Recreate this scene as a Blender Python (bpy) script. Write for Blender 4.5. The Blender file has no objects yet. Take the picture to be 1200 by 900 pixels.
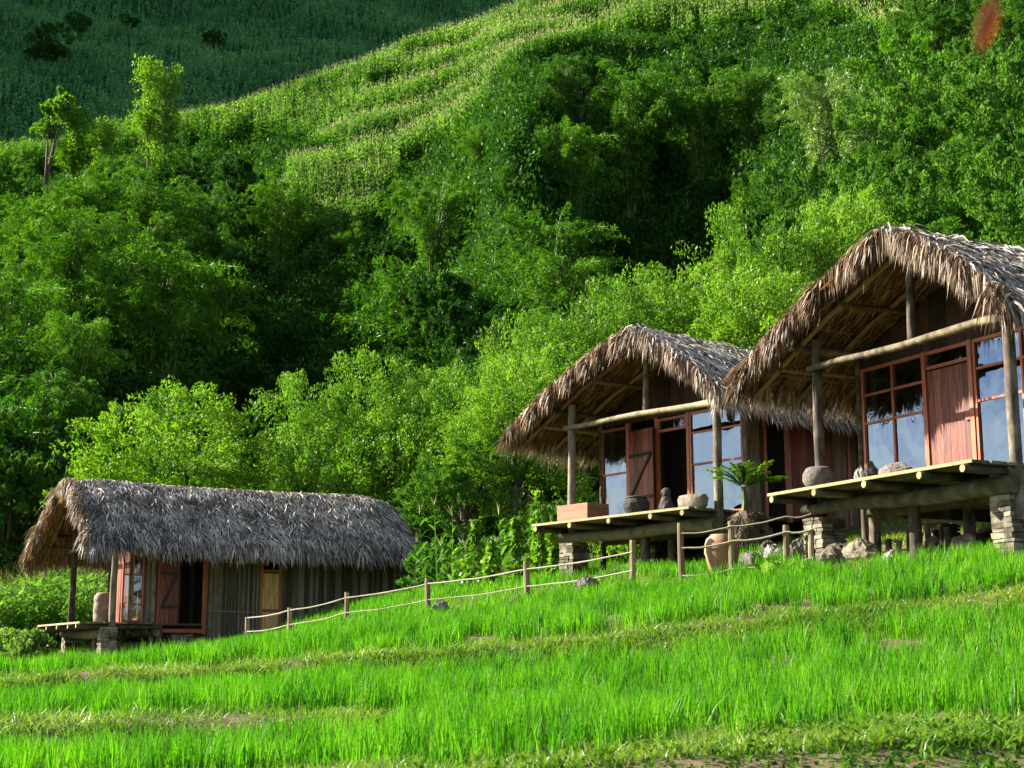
import bpy, math, random
import numpy as np
from mathutils import Vector
D = bpy.data
S = bpy.context.scene
COL = S.collection
R_ = math.radians
# ------------------------------------------------------------ camera
FPX = 1740.0; PITCH = math.atan(324/1740.0)
CP, SP = math.cos(PITCH), math.sin(PITCH)
cam = D.cameras.new('camera'); co = D.objects.new('camera', cam); COL.objects.link(co)
co.location = (0, 0, 0); co.rotation_euler = (math.pi/2+PITCH, 0, 0)
cam.sensor_width = 36; cam.lens = FPX/1200*36; cam.clip_end = 6000; cam.clip_start = 0.05
cam.dof.use_dof = True; cam.dof.focus_distance = 27; cam.dof.aperture_fstop = 5.2
S.camera = co
# ------------------------------------------------------------ light
SUN_EL = R_(30); SUN_AZ = math.atan2(-0.93, 0.31)      # azimuth from +Y towards +X
w = D.worlds.new('World'); S.world = w; w.use_nodes = True
nt = w.node_tree; nt.nodes.clear()
out = nt.nodes.new('ShaderNodeOutputWorld'); bg = nt.nodes.new('ShaderNodeBackground')
sky = nt.nodes.new('ShaderNodeTexSky'); sky.sky_type = 'NISHITA'; sky.sun_disc = False
sky.sun_elevation = SUN_EL; sky.sun_rotation = SUN_AZ % (2*math.pi)
tc = nt.nodes.new('ShaderNodeTexCoord'); nz = nt.nodes.new('ShaderNodeTexNoise'); nz.inputs['Scale'].default_value = 5
nz.inputs['Detail'].default_value = 6; cr = nt.nodes.new('ShaderNodeValToRGB')
cr.color_ramp.elements[0].position = .5; cr.color_ramp.elements[1].position = .66
mx = nt.nodes.new('ShaderNodeMixRGB'); mx.inputs[2].default_value = (7, 8, 9.5, 1)
nt.links.new(tc.outputs['Generated'], nz.inputs['Vector']); nt.links.new(nz.outputs['Fac'], cr.inputs['Fac'])
nt.links.new(cr.outputs['Color'], mx.inputs[0]); nt.links.new(sky.outputs[0], mx.inputs[1])
nt.links.new(mx.outputs[0], bg.inputs[0]); bg.inputs[1].default_value = 0.05
nt.links.new(bg.outputs[0], out.inputs[0])
sl = D.lights.new('sun', 'SUN'); so = D.objects.new('sun', sl); COL.objects.link(so)
sl.energy = 5.0; sl.angle = R_(0.5); sl.color = (1, .93, .78)
sdir = Vector((math.sin(SUN_AZ)*math.cos(SUN_EL), math.cos(SUN_AZ)*math.cos(SUN_EL), math.sin(SUN_EL)))
so.rotation_euler = sdir.to_track_quat('Z', 'Y').to_euler()
S.view_settings.view_transform = 'Standard'; S.view_settings.look = 'None'
S.view_settings.gamma = 1; S.view_settings.exposure = 1.95
S.render.engine = 'CYCLES'
S.cycles.max_bounces = 5; S.cycles.diffuse_bounces = 1; S.cycles.glossy_bounces = 3
S.cycles.transmission_bounces = 4; S.cycles.transparent_max_bounces = 4

# ------------------------------------------------------------ helpers
def ray(u, v):
    z = 450-v
    return np.array([u-600, FPX*CP-z*SP, FPX*SP+z*CP])
def pt(u, v, Y):
    r = ray(u, v); return r*(Y/r[1])
def elev(v): r = ray(600, v); return r[2]/r[1]
def tt(u, v): r = ray(u, v); return r[0]/r[1]

def tag(o, label=None, cat=None, group=None, kind=None):
    if label: o['label'] = label
    if cat: o['category'] = cat
    if group: o['group'] = group
    if kind: o['kind'] = kind
    return o
def empty(name, loc=(0, 0, 0), rz=0):
    o = D.objects.new(name, None); COL.objects.link(o); o.location = loc; o.rotation_euler = (0, 0, rz)
    o.empty_display_size = .2
    return o
def link(name, me, parent=None, mat=None):
    o = D.objects.new(name, me); COL.objects.link(o)
    if parent: o.parent = parent
    if mat and not me.materials: me.materials.append(mat)
    return o
def np_mesh(name, verts, faces_list, rnd=None, smooth=False):
    """faces_list: list of int arrays (n,3) or (n,4); rnd: list of matching per-face floats"""
    me = D.meshes.new(name)
    verts = np.ascontiguousarray(verts, dtype=np.float32)
    me.vertices.add(len(verts)); me.vertices.foreach_set('co', verts.ravel())
    loops = np.concatenate([f.ravel() for f in faces_list]).astype(np.int32)
    tot = np.concatenate([np.full(len(f), f.shape[1]) for f in faces_list]).astype(np.int32)
    start = np.concatenate([[0], np.cumsum(tot)[:-1]]).astype(np.int32)
    me.loops.add(len(loops)); me.loops.foreach_set('vertex_index', loops)
    me.polygons.add(len(tot)); me.polygons.foreach_set('loop_start', start); me.polygons.foreach_set('loop_total', tot)
    if smooth: me.polygons.foreach_set('use_smooth', np.ones(len(tot), dtype=bool))
    me.update(calc_edges=True)
    if rnd is not None:
        a = me.attributes.new('rnd', 'FLOAT', 'FACE'); a.data.foreach_set('value', np.concatenate(rnd).astype(np.float32))
    return me
def norm(a): return a/np.maximum(np.linalg.norm(a, axis=1, keepdims=True), 1e-9)

def strips(base, d, side, L, W, bend, nseg=2, wprof=None, rnd=None):
    """tapered bent blades. bend (n,3) is added times s^2. returns verts, quads, tris, rq, rt"""
    n = len(base); V = []
    if wprof is None: wprof = [1-.45*(k/nseg) for k in range(nseg)]
    for k in range(nseg):
        s = k/nseg
        c = base+d*(L*s)[:, None]+bend*(s*s)
        h = side*(W*wprof[k]*.5)[:, None]
        V += [c-h, c+h]
    V.append(base+d*L[:, None]+bend)
    m = 2*nseg+1
    verts = np.stack(V, 1).reshape(-1, 3)
    o = (np.arange(n)*m)[:, None]
    qs = [o+np.array([[2*k, 2*k+1, 2*k+3, 2*k+2]]) for k in range(nseg-1)]
    q = np.concatenate(qs) if qs else np.zeros((0, 4), int)
    t = o+np.array([[2*nseg-2, 2*nseg-1, 2*nseg]])
    if rnd is None: rnd = np.random.rand(n)
    return verts, q, t, np.tile(rnd, max(nseg-1, 0)), rnd
def strip_mesh(name, *a, **k):
    v, q, t, rq, rt = strips(*a, **k)
    if len(q): return np_mesh(name, v, [q, t], [rq, rt])
    return np_mesh(name, v, [t], [rt])
def diamonds(c, ax, sd, L, W, fold=0.0):
    """leaf: kite with four corners"""
    n = len(c)
    a = c-ax*(L*.5)[:, None]; b = c+ax*(L*.5)[:, None]
    m = c-ax*(L*.05)[:, None]
    V = np.stack([a, m+sd*(W*.5)[:, None], b, m-sd*(W*.5)[:, None]], 1).reshape(-1, 3)
    q = (np.arange(n)*4)[:, None]+np.array([[0, 1, 2, 3]])
    return V, q

class MB:
    def __init__(s): s.v = []; s.f = []; s.r = []
    def add(s, vs, fs, r=None):
        o = len(s.v); s.v += [tuple(v) for v in vs]; s.f += [tuple(i+o for i in f) for f in fs]
        r = random.random() if r is None else r
        s.r += [r]*len(fs); return s
    def box(s, x0, x1, y0, y1, z0, z1, r=None, j=0, rz=0, piv=None):
        vs = [(x, y, z) for z in (z0, z1) for x, y in ((x0, y0), (x1, y0), (x1, y1), (x0, y1))]
        if rz:
            px, py = piv or ((x0+x1)/2, (y0+y1)/2); c, q = math.cos(rz), math.sin(rz)
            vs = [(px+(x-px)*c-(y-py)*q, py+(x-px)*q+(y-py)*c, z) for x, y, z in vs]
        if j: vs = [(x+random.uniform(-j, j), y+random.uniform(-j, j), z+random.uniform(-j, j)) for x, y, z in vs]
        return s.add(vs, [(3, 2, 1, 0), (4, 5, 6, 7), (0, 1, 5, 4), (1, 2, 6, 5), (2, 3, 7, 6), (3, 0, 4, 7)], r)
    def tube(s, pts, rad, n=8, wob=0, r=None, cap=True):
        pts = [Vector(p) for p in pts]; rings = []
        for i, p in enumerate(pts):
            t = (pts[min(i+1, len(pts)-1)]-pts[max(i-1, 0)]).normalized()
            u = t.cross(Vector((0, 0, 1)) if abs(t.z) < .9 else Vector((1, 0, 0))).normalized(); w_ = t.cross(u)
            rr = rad[i] if hasattr(rad, '__len__') else rad
            rings.append([p+(u*math.cos(a)+w_*math.sin(a))*rr*(1+random.uniform(-wob, wob)) for a in [2*math.pi*k/n for k in range(n)]])
        vs = [v for g in rings for v in g]; fs = []
        for i in range(len(pts)-1):
            for k in range(n):
                fs.append((i*n+k, i*n+(k+1) % n, (i+1)*n+(k+1) % n, (i+1)*n+k))
        if cap: fs += [tuple(range(n)), tuple(reversed(range((len(pts)-1)*n, len(pts)*n)))]
        return s.add(vs, fs, r)
    def log(s, a, b, r0, r1=None, seg=6, bow=.015, wob=.05, n=10):
        a, b = Vector(a), Vector(b); r1 = r0 if r1 is None else r1; L = (b-a).length
        ph = random.uniform(0, 6)
        pts = [a.lerp(b, i/seg)+Vector((math.sin(i*1.3+ph), math.cos(i*1.7+ph), math.sin(i+ph)))*bow*L*.15*(0 if i in (0, seg) else 1) for i in range(seg+1)]
        return s.tube(pts, [r0+(r1-r0)*i/seg for i in range(seg+1)], n, wob)
    def lathe(s, prof, n=20, c=(0, 0, 0), wob=0, sx=1, sy=1):
        vs = []; fs = []
        for (r, z) in prof:
            for k in range(n):
                a = 2*math.pi*k/n; q = r*(1+random.uniform(-wob, wob))
                vs.append((c[0]+q*math.cos(a)*sx, c[1]+q*math.sin(a)*sy, c[2]+z))
        for i in range(len(prof)-1):
            for k in range(n): fs.append((i*n+k, i*n+(k+1) % n, (i+1)*n+(k+1) % n, (i+1)*n+k))
        fs += [tuple(reversed(range(n))), tuple(range((len(prof)-1)*n, len(prof)*n))]
        return s.add(vs, fs)
    def rock(s, c, sz, seed=None, n=12, rough=.16):
        rg = random.Random(seed if seed is not None else random.random())
        n = n*2; m = n//2; vs = []; fs = []
        ph = [(rg.uniform(-1, 1), rg.uniform(-1, 1), rg.uniform(-1, 1), rg.uniform(.68, .97)) for _ in range(16)]
        dirs = []
        for i in range(m+1):
            th = math.pi*i/m
            for k in range(n):
                a = 2*math.pi*(k+.5*(i % 2))/n
                dirs.append(Vector((math.sin(th)*math.cos(a), math.sin(th)*math.sin(a), math.cos(th))))
        for d in dirs:
            r = 1.0
            for x, y, z, h in ph:
                q = Vector((x, y, z)).normalized(); dd = d.dot(q)
                if dd > h: r = min(r, h/dd)
            r *= 1+rg.uniform(-rough, rough)*.3
            vs.append((c[0]+d.x*r*sz[0], c[1]+d.y*r*sz[1], c[2]+d.z*r*sz[2]))
        for i in range(m):
            for k in range(n): fs.append((i*n+k, (i+1)*n+k, (i+1)*n+(k+1) % n, i*n+(k+1) % n))
        return s.add(vs, fs)
    def mesh(s, name, smooth=False):
        me = D.meshes.new(name); me.from_pydata(s.v, [], s.f); me.update()
        a = me.attributes.new('rnd', 'FLOAT', 'FACE'); a.data.foreach_set('value', np.array(s.r, dtype=np.float32))
        if smooth: me.polygons.foreach_set('use_smooth', np.ones(len(me.polygons), dtype=bool))
        return me
    def build(s, name, mat, parent=None, smooth=False, bevel=0):
        o = link(name, s.mesh(name, smooth), parent, mat)
        if bevel:
            b = o.modifiers.new('bevel', 'BEVEL'); b.width = bevel; b.segments = 2; b.limit_method = 'ANGLE'
        return o

# ------------------------------------------------------------ materials
def newmat(name):
    m = D.materials.new(name); m.use_nodes = True; n = m.node_tree; n.nodes.clear()
    o = n.nodes.new('ShaderNodeOutputMaterial'); return m, n, o
def ramp(n, stops):
    c = n.nodes.new('ShaderNodeValToRGB'); e = c.color_ramp.elements
    while len(e) < len(stops): e.new(.5)
    for i, (p, col) in enumerate(stops): e[i].position = p; e[i].color = (*col, 1)
    return c
def leaf_mat(name, stops, trans=.35, gloss=.06, tcol=(1.0, 1.25, .35), patch=0.0, rough=.45):
    m, n, o = newmat(name); L = n.links.new
    at = n.nodes.new('ShaderNodeAttribute'); at.attribute_name = 'rnd'
    fac = at.outputs['Fac']
    oi = n.nodes.new('ShaderNodeObjectInfo')
    ad = n.nodes.new('ShaderNodeMath'); ad.operation = 'MULTIPLY_ADD'; L(oi.outputs['Random'], ad.inputs[0]); ad.inputs[1].default_value = .35; ad.inputs[2].default_value = -.17
    a2 = n.nodes.new('ShaderNodeMath'); a2.operation = 'ADD'; L(ad.outputs[0], a2.inputs[0]); L(fac, a2.inputs[1]); fac = a2.outputs[0]
    if patch:
        gc = n.nodes.new('ShaderNodeNewGeometry'); nn = n.nodes.new('ShaderNodeTexNoise'); nn.inputs['Scale'].default_value = patch
        L(gc.outputs['Position'], nn.inputs['Vector'])
        m2 = n.nodes.new('ShaderNodeMath'); m2.operation = 'MULTIPLY_ADD'; L(nn.outputs['Fac'], m2.inputs[0]); m2.inputs[1].default_value = 1.2; m2.inputs[2].default_value = -.6
        a3 = n.nodes.new('ShaderNodeMath'); a3.operation = 'ADD'; L(fac, a3.inputs[0]); L(m2.outputs[0], a3.inputs[1]); fac = a3.outputs[0]
    c = ramp(n, stops); L(fac, c.inputs['Fac'])
    d = n.nodes.new('ShaderNodeBsdfDiffuse'); t = n.nodes.new('ShaderNodeBsdfTranslucent'); g = n.nodes.new('ShaderNodeBsdfGlossy')
    g.inputs['Roughness'].default_value = rough
    L(c.outputs[0], d.inputs[0])
    mu = n.nodes.new('ShaderNodeMixRGB'); mu.blend_type = 'MULTIPLY'; mu.inputs[0].default_value = 1; L(c.outputs[0], mu.inputs[1]); mu.inputs[2].default_value = (*tcol, 1)
    L(mu.outputs[0], t.inputs[0])
    a = n.nodes.new('ShaderNodeMixShader'); a.inputs[0].default_value = trans; L(d.outputs[0], a.inputs[1]); L(t.outputs[0], a.inputs[2])
    b = n.nodes.new('ShaderNodeMixShader'); b.inputs[0].default_value = gloss; L(a.outputs[0], b.inputs[1]); L(g.outputs[0], b.inputs[2])
    L(b.outputs[0], o.inputs[0]); return m
def mat(name, stops, scale=8, stretch=(1, 1, 1), rough=.8, bump=.3, bscale=None, rndw=.5, spec=.3, dist=.01, detail=6):
    m, n, o = newmat(name); L = n.links.new
    p = n.nodes.new('ShaderNodeBsdfPrincipled'); p.inputs['Roughness'].default_value = rough
    p.inputs['Specular IOR Level'].default_value = spec
    tc = n.nodes.new('ShaderNodeTexCoord'); mp = n.nodes.new('ShaderNodeMapping'); mp.inputs['Scale'].default_value = stretch
    L(tc.outputs['Object'], mp.inputs[0])
    nn = n.nodes.new('ShaderNodeTexNoise'); nn.inputs['Scale'].default_value = scale; nn.inputs['Detail'].default_value = detail
    L(mp.outputs[0], nn.inputs['Vector'])
    at = n.nodes.new('ShaderNodeAttribute'); at.attribute_name = 'rnd'
    mm = n.nodes.new('ShaderNodeMath'); mm.operation = 'MULTIPLY_ADD'; L(at.outputs['Fac'], mm.inputs[0]); mm.inputs[1].default_value = rndw; mm.inputs[2].default_value = -rndw/2
    ad = n.nodes.new('ShaderNodeMath'); ad.operation = 'ADD'; L(nn.outputs['Fac'], ad.inputs[0]); L(mm.outputs[0], ad.inputs[1])
    c = ramp(n, stops); L(ad.outputs[0], c.inputs['Fac']); L(c.outputs[0], p.inputs['Base Color'])
    if bump:
        n2 = n.nodes.new('ShaderNodeTexNoise'); n2.inputs['Scale'].default_value = bscale or scale*2.5; n2.inputs['Detail'].default_value = 8; L(mp.outputs[0], n2.inputs['Vector'])
        b = n.nodes.new('ShaderNodeBump'); b.inputs['Strength'].default_value = bump; b.inputs['Distance'].default_value = dist; L(n2.outputs['Fac'], b.inputs['Height']); L(b.outputs[0], p.inputs['Normal'])
    L(p.outputs[0], o.inputs[0]); return m
M = {}
M['soil'] = mat('soil', [(.3, (.05, .035, .018)), (.5, (.12, .085, .042)), (.62, (.09, .095, .03)), (.75, (.2, .15, .085))], scale=1.7, bump=.6, dist=.05, rough=.95, bscale=9)
M['hillground'] = mat('hill_ground', [(.3, (.006, .02, .003)), (.55, (.016, .045, .006)), (.75, (.03, .07, .01))], spec=0, scale=2.4, bump=.5, dist=.2, rough=.95)
M['farground'] = mat('far_ground', [(.3, (.008, .035, .014)), (.55, (.02, .07, .028)), (.75, (.035, .1, .04))], spec=0, scale=1.2, bump=.6, dist=.5, rough=.95)  # ground darkened to carry the self-shade of the leaves above it
M['rice'] = leaf_mat('rice', [(0, (.025, .10, .006)), (.5, (.095, .28, .010)), (1, (.22, .42, .02))], trans=.5, gloss=.015, patch=1.1, tcol=(.72, 1.1, .3))
M['grass'] = leaf_mat('short_grass', [(0, (.06, .15, .012)), (.5, (.15, .27, .025)), (1, (.30, .35, .09))], trans=.4, gloss=.04, patch=.9)
M['weed'] = leaf_mat('weed', [(0, (.03, .08, .01)), (.6, (.07, .17, .015)), (1, (.14, .24, .03))], trans=.35, gloss=.0)
M['maize'] = leaf_mat('maize', [(0, (.04, .12, .02)), (.5, (.09, .21, .03)), (.8, (.16, .31, .05)), (1, (.30, .42, .13))], trans=.4, gloss=.03, patch=.08)
M['tassel'] = leaf_mat('tassel', [(0, (.24, .24, .09)), (1, (.46, .44, .22))], trans=.2, gloss=0)
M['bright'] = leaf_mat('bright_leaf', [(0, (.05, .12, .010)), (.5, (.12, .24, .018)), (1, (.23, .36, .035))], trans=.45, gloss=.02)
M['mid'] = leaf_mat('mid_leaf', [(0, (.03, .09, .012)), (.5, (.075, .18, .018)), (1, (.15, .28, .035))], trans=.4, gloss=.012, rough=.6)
M['dark'] = leaf_mat('shade_dark_leaf', [(0, (.010, .04, .006)), (.5, (.030, .095, .010)), (1, (.08, .17, .015))], trans=.35, gloss=.015)  # leaf colour darkened to deepen the shade of the forest hollows
M['bamboo'] = leaf_mat('bamboo_leaf', [(0, (.025, .09, .01)), (.5, (.075, .19, .012)), (1, (.17, .32, .02))], trans=.32, gloss=.015)
M['pale'] = leaf_mat('pale_leaf', [(0, (.10, .18, .03)), (.5, (.2, .32, .06)), (1, (.32, .42, .12))], trans=.35, gloss=.05)
M['far'] = leaf_mat('hazy_far_maize', [(0, (.08, .24, .11)), (.5, (.16, .38, .17)), (1, (.26, .48, .23))], trans=.2, gloss=.06, patch=.05)  # paler and bluer than maize: haze and skylight put into the leaf colour
M['bark'] = mat('bark', [(.3, (.03, .022, .014)), (.7, (.12, .09, .06))], scale=6, stretch=(1, 1, .25), bump=.6, dist=.02)
M['culm'] = mat('culm', [(.3, (.06, .09, .02)), (.7, (.2, .2, .07))], scale=4, stretch=(1, 1, .3), bump=0, rough=.5)
M['thatch'] = leaf_mat('thatch', [(0, (.06, .05, .045)), (.25, (.17, .14, .115)), (.5, (.34, .30, .25)), (.8, (.50, .45, .385)), (1, (.62, .56, .48))], trans=.05, gloss=.04, tcol=(1, .8, .5), patch=1.3)
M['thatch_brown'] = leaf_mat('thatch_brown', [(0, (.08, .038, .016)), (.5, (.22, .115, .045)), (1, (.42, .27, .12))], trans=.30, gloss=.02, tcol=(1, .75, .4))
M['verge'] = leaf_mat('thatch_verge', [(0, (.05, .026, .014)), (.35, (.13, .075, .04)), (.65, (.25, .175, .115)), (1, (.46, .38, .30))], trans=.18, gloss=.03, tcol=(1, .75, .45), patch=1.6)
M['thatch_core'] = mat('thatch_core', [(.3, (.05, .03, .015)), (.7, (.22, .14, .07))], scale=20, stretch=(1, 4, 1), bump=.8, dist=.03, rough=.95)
M['log'] = mat('log', [(.3, (0.043, 0.032, 0.024)), (.5, (0.111, 0.085, 0.064)), (.72, (0.221, 0.187, 0.136))], scale=7, stretch=(1, 1, .5), bump=.6, dist=.012, rough=.85)
M['logx'] = mat('peeled_log', [(.3, (0.053, 0.038, 0.021)), (.5, (0.150, 0.116, 0.068)), (.75, (0.270, 0.225, 0.135))], scale=6, bump=.5, dist=.01, rough=.8)
M['mosslog'] = mat('mossy_log', [(.35, (.04, .038, .022)), (.55, (.085, .08, .045)), (.75, (.15, .135, .08))], scale=5, bump=.6, dist=.015, rough=.9)
M['plank'] = mat('deck_plank', [(.3, (0.056, 0.048, 0.028)), (.6, (0.136, 0.120, 0.068)), (.8, (0.240, 0.216, 0.128))], scale=5, stretch=(.3, 4, 1), bump=.4, dist=.006, rough=.85)
M['cutwood'] = mat('cut_wood', [(.3, (0.231, 0.182, 0.083)), (.7, (0.341, 0.286, 0.154))], scale=14, bump=.2, rough=.8)
M['rafter'] = mat('rafter', [(.3, (.08, .045, .02)), (.7, (.28, .175, .075))], scale=7, stretch=(.4, 4, 1), bump=.3, rough=.8)
M['red'] = mat('red_timber', [(.3, (.06, .014, .010)), (.5, (.17, .034, .018)), (.75, (.32, .10, .06))], scale=5, stretch=(7, 7, .5), bump=.4, dist=.004, rough=.5, rndw=.35, spec=.4)
M['redframe'] = mat('red_frame', [(.3, (.24, .05, .022)), (.7, (.44, .13, .055))], scale=6, stretch=(5, 5, .5), bump=.2, dist=.003, rough=.45, spec=.4)
M['redbox'] = mat('red_box', [(.3, (0.176, 0.064, 0.036)), (.7, (0.336, 0.160, 0.096))], scale=5, stretch=(.5, .5, 8), bump=.3, dist=.004, rough=.7)
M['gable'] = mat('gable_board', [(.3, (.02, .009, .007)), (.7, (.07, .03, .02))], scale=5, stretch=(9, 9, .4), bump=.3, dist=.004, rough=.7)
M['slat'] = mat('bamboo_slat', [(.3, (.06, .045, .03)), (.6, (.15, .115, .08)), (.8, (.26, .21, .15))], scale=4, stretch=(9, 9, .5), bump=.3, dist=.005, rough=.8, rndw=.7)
M['ply'] = mat('lit_pale_board', [(.3, (.48, .24, .07)), (.55, (.7, .42, .15)), (.75, (.8, .58, .28))], scale=3, stretch=(6, 6, .6), bump=.1, rough=.7)  # plywood tone brightened to stand in for light on the door
M['black'] = mat('dark_room', [(.3, (.012, .010, .009)), (.7, (.03, .025, .02))], bump=0, rough=.95)  # near-black colour stands in for the unlit hut interior
M['iron'] = mat('dark_iron', [(.3, (.012, .011, .010)), (.7, (.035, .03, .025))], bump=0, rough=.6)
M['stone'] = mat('stone', [(.25, (.06, .05, .037)), (.5, (.16, .135, .10)), (.78, (.30, .26, .19))], scale=6, bump=.8, dist=.015, rough=.9, rndw=.5)
M['pale_rock'] = mat('pale_rock', [(.3, (.16, .145, .12)), (.7, (.36, .33, .29))], scale=5, bump=.7, dist=.02, rough=.85)
M['dark_rock'] = mat('dark_rock', [(.3, (.045, .038, .032)), (.7, (.15, .13, .11))], scale=9, bump=.9, dist=.02, rough=.8)
M['clay'] = mat('clay', [(.3, (.20, .13, .10)), (.7, (.42, .32, .26))], scale=6, bump=.6, dist=.012, rough=.8)
M['paleclay'] = mat('pale_clay', [(.3, (0.252, 0.154, 0.084)), (.5, (0.350, 0.245, 0.154)), (.7, (0.434, 0.364, 0.280))], scale=3, bump=.4, dist=.01, rough=.8)
M['weave'] = mat('woven', [(.35, (.035, .03, .028)), (.6, (.16, .14, .125)), (.75, (.34, .31, .28))], scale=34, bump=1, dist=.02, rough=.85)
M['rope'] = mat('rope', [(.3, (0.216, 0.186, 0.132)), (.7, (0.348, 0.312, 0.240))], scale=30, bump=.3, dist=.003, rough=.9)
M['postwood'] = mat('fence_post', [(.3, (0.136, 0.102, 0.056)), (.55, (0.236, 0.186, 0.105)), (.75, (0.310, 0.267, 0.174))], scale=7, stretch=(1, 1, .3), bump=.5, dist=.008, rough=.85)
M['redleaf'] = leaf_mat('red_leaf', [(0, (.22, .06, .02)), (1, (.34, .11, .04))], trans=.4, gloss=.02, tcol=(1, .5, .3))
def glass_mat():
    m, n, o = newmat('window_glass'); L = n.links.new
    g = n.nodes.new('ShaderNodeBsdfGlossy'); g.inputs['Roughness'].default_value = .015; g.inputs['Color'].default_value = (.38, .52, .74, 1)
    t = n.nodes.new('ShaderNodeBsdfTransparent'); t.inputs[0].default_value = (.55, .6, .6, 1)
    tc = n.nodes.new('ShaderNodeTexCoord'); nn = n.nodes.new('ShaderNodeTexNoise'); nn.inputs['Scale'].default_value = 1.3; L(tc.outputs['Object'], nn.inputs['Vector'])
    b = n.nodes.new('ShaderNodeBump'); b.inputs['Strength'].default_value = .5; b.inputs['Distance'].default_value = .03; L(nn.outputs['Fac'], b.inputs['Height']); L(b.outputs[0], g.inputs['Normal'])
    mm = n.nodes.new('ShaderNodeMixShader'); mm.inputs[0].default_value = .30
    L(t.outputs[0], mm.inputs[1]); L(g.outputs[0], mm.inputs[2]); L(mm.outputs[0], o.inputs[0]); return m
M['glass'] = glass_mat()

# ------------------------------------------------------------ terrain
NPR = np.random.RandomState(7)
# rows of (u, v, Y) control points, near to far
ROWS = [
 [(-900, 1900, 2.2), (600, 1900, 2.2), (2100, 1900, 2.2)],
 [(-900, 990, 8.6), (0, 968, 8.6), (300, 955, 8.6), (600, 937, 8.6), (900, 925, 8.6), (1200, 922, 8.6), (2100, 920, 8.6)],
 [(-900, 945, 9.3), (0, 930, 9.3), (300, 924, 9.3), (600, 900, 9.3), (900, 879, 9.3), (1200, 862, 9.3), (2100, 850, 9.3)],
 [(-900, 925, 13.3), (0, 906, 13.3), (300, 893, 13.4), (430, 880, 13.5), (520, 856, 13.8), (900, 820, 14), (1200, 790, 14), (2100, 755, 14)],
 [(-900, 870, 13.6), (0, 855, 13.8), (300, 844, 14), (430, 838, 14.1), (520, 848, 14.4), (900, 815, 14.4), (1200, 785, 14.4), (2100, 750, 14.4)],
 [(-900, 851, 20), (0, 836, 19.5), (300, 815, 19), (600, 792, 18.3), (900, 761, 17.4), (1200, 724, 17), (2100, 690, 17)],
 [(-900, 812, 20.4), (0, 800, 19.9), (300, 777, 19.4), (600, 757, 18.7), (900, 728, 17.9), (1200, 690, 17.5), (2100, 630, 17.5)],
 [(-900, 815, 40), (0, 795, 38), (150, 784, 37), (300, 755, 34), (450, 727, 31), (600, 706, 29), (750, 690, 26), (900, 678, 23.6), (1200, 655, 20.4), (2100, 600, 18)],
 [(-900, 800, 60), (0, 779, 50), (150, 765, 50), (300, 732, 47), (450, 698, 45), (600, 676, 40), (750, 658, 34), (900, 645, 31), (1200, 610, 28), (2100, 540, 26)],
 [(-900, 790, 80), (0, 755, 62), (300, 700, 60), (600, 620, 58), (900, 540, 56), (1200, 470, 54), (2100, 330, 54)],
 [(-900, 740, 110), (0, 590, 90), (300, 520, 90), (450, 505, 95), (600, 440, 92), (900, 330, 90), (1200, 270, 88), (2100, 90, 88)],
 [(-900, 600, 150), (-200, 300, 160), (0, 190, 165), (300, 118, 165), (450, 62, 165), (600, 14, 165), (900, -80, 170), (1200, -160, 175), (2100, -300, 175)],
 [(-900, 640, 200), (0, 280, 205), (600, 140, 205), (1200, -60, 210), (2100, -300, 215)],
]
RT = [np.array([tt(u, v) for u, v, Y in r]) for r in ROWS]
RY = [np.array([Y for u, v, Y in r]) for r in ROWS]
RZ = [np.array([elev(v)*Y for u, v, Y in r]) for r in ROWS]
def smooth_noise(x, y, sc, seed):
    rs = np.random.RandomState(seed); g = rs.rand(64, 64)
    a = x/sc; b = y/sc; i = np.floor(a).astype(int); j = np.floor(b).astype(int); f = a-i; h = b-j
    f = f*f*(3-2*f); h = h*h*(3-2*h)
    G = lambda p, q: g[p % 64, q % 64]
    return (G(i, j)*(1-f)+G(i+1, j)*f)*(1-h)+(G(i, j+1)*(1-f)+G(i+1, j+1)*f)*h-.5
def row_at(t):
    return [np.interp(t, RT[k], RY[k]) for k in range(len(ROWS))], [np.interp(t, RT[k], RZ[k]) for k in range(len(ROWS))]
def terrain(x, y):
    x = np.atleast_1d(np.asarray(x, float)); y = np.atleast_1d(np.asarray(y, float))
    t = x/np.maximum(y, .5)
    Ys, Zs = row_at(t)
    z = Zs[0].copy(); q = np.zeros_like(z)
    for k in range(len(ROWS)-1):
        m = y >= Ys[k]
        f = np.clip((y-Ys[k])/(Ys[k+1]-Ys[k]), 0, 1)
        z = np.where(m, Zs[k]+(Zs[k+1]-Zs[k])*f, z)
        q = np.where(m, k+f, q)
    near = np.clip((y-6)/6, 0, 1)*np.clip((60-y)/20, 0, 1)
    z = z+near*(.10*smooth_noise(x, y, 1.1, 3)+.05*smooth_noise(x, y, .35, 4))
    far = np.clip((y-55)/25, 0, 1)
    z = z+far*(5.0*smooth_noise(x, y, 22, 5)+2.0*smooth_noise(x, y, 8, 6)+.8*smooth_noise(x, y, 3, 8))
    px = 600+1770*t
    def g(u0, y0, su, sy): return np.exp(-((px-u0)/su)**2-((y-y0)/sy)**2)
    z = z+11*g(600, 104, 70, 24)-13*g(790, 98, 110, 26)+8*g(60, 98, 90, 30)-11*g(300, 92, 110, 24)-5*g(480, 84, 100, 14)  # ridges and hollows shaped to throw parts of the slope into shade
    # terraced steps on the maize slope
    st = np.clip((y-105)/20, 0, 1)
    zz = z+x*-.10+9*smooth_noise(x, y, 34, 91); ph = zz/6.0; fr = ph-np.floor(ph)
    z = z+st*6.0*(np.clip((fr-.62)/.38, 0, 1)-fr)*.2*(.6+1.2*np.clip(.5+smooth_noise(x, y, 12, 92), 0, 1))
    return z, q
def terr(x, y): return float(terrain(x, y)[0][0])

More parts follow.
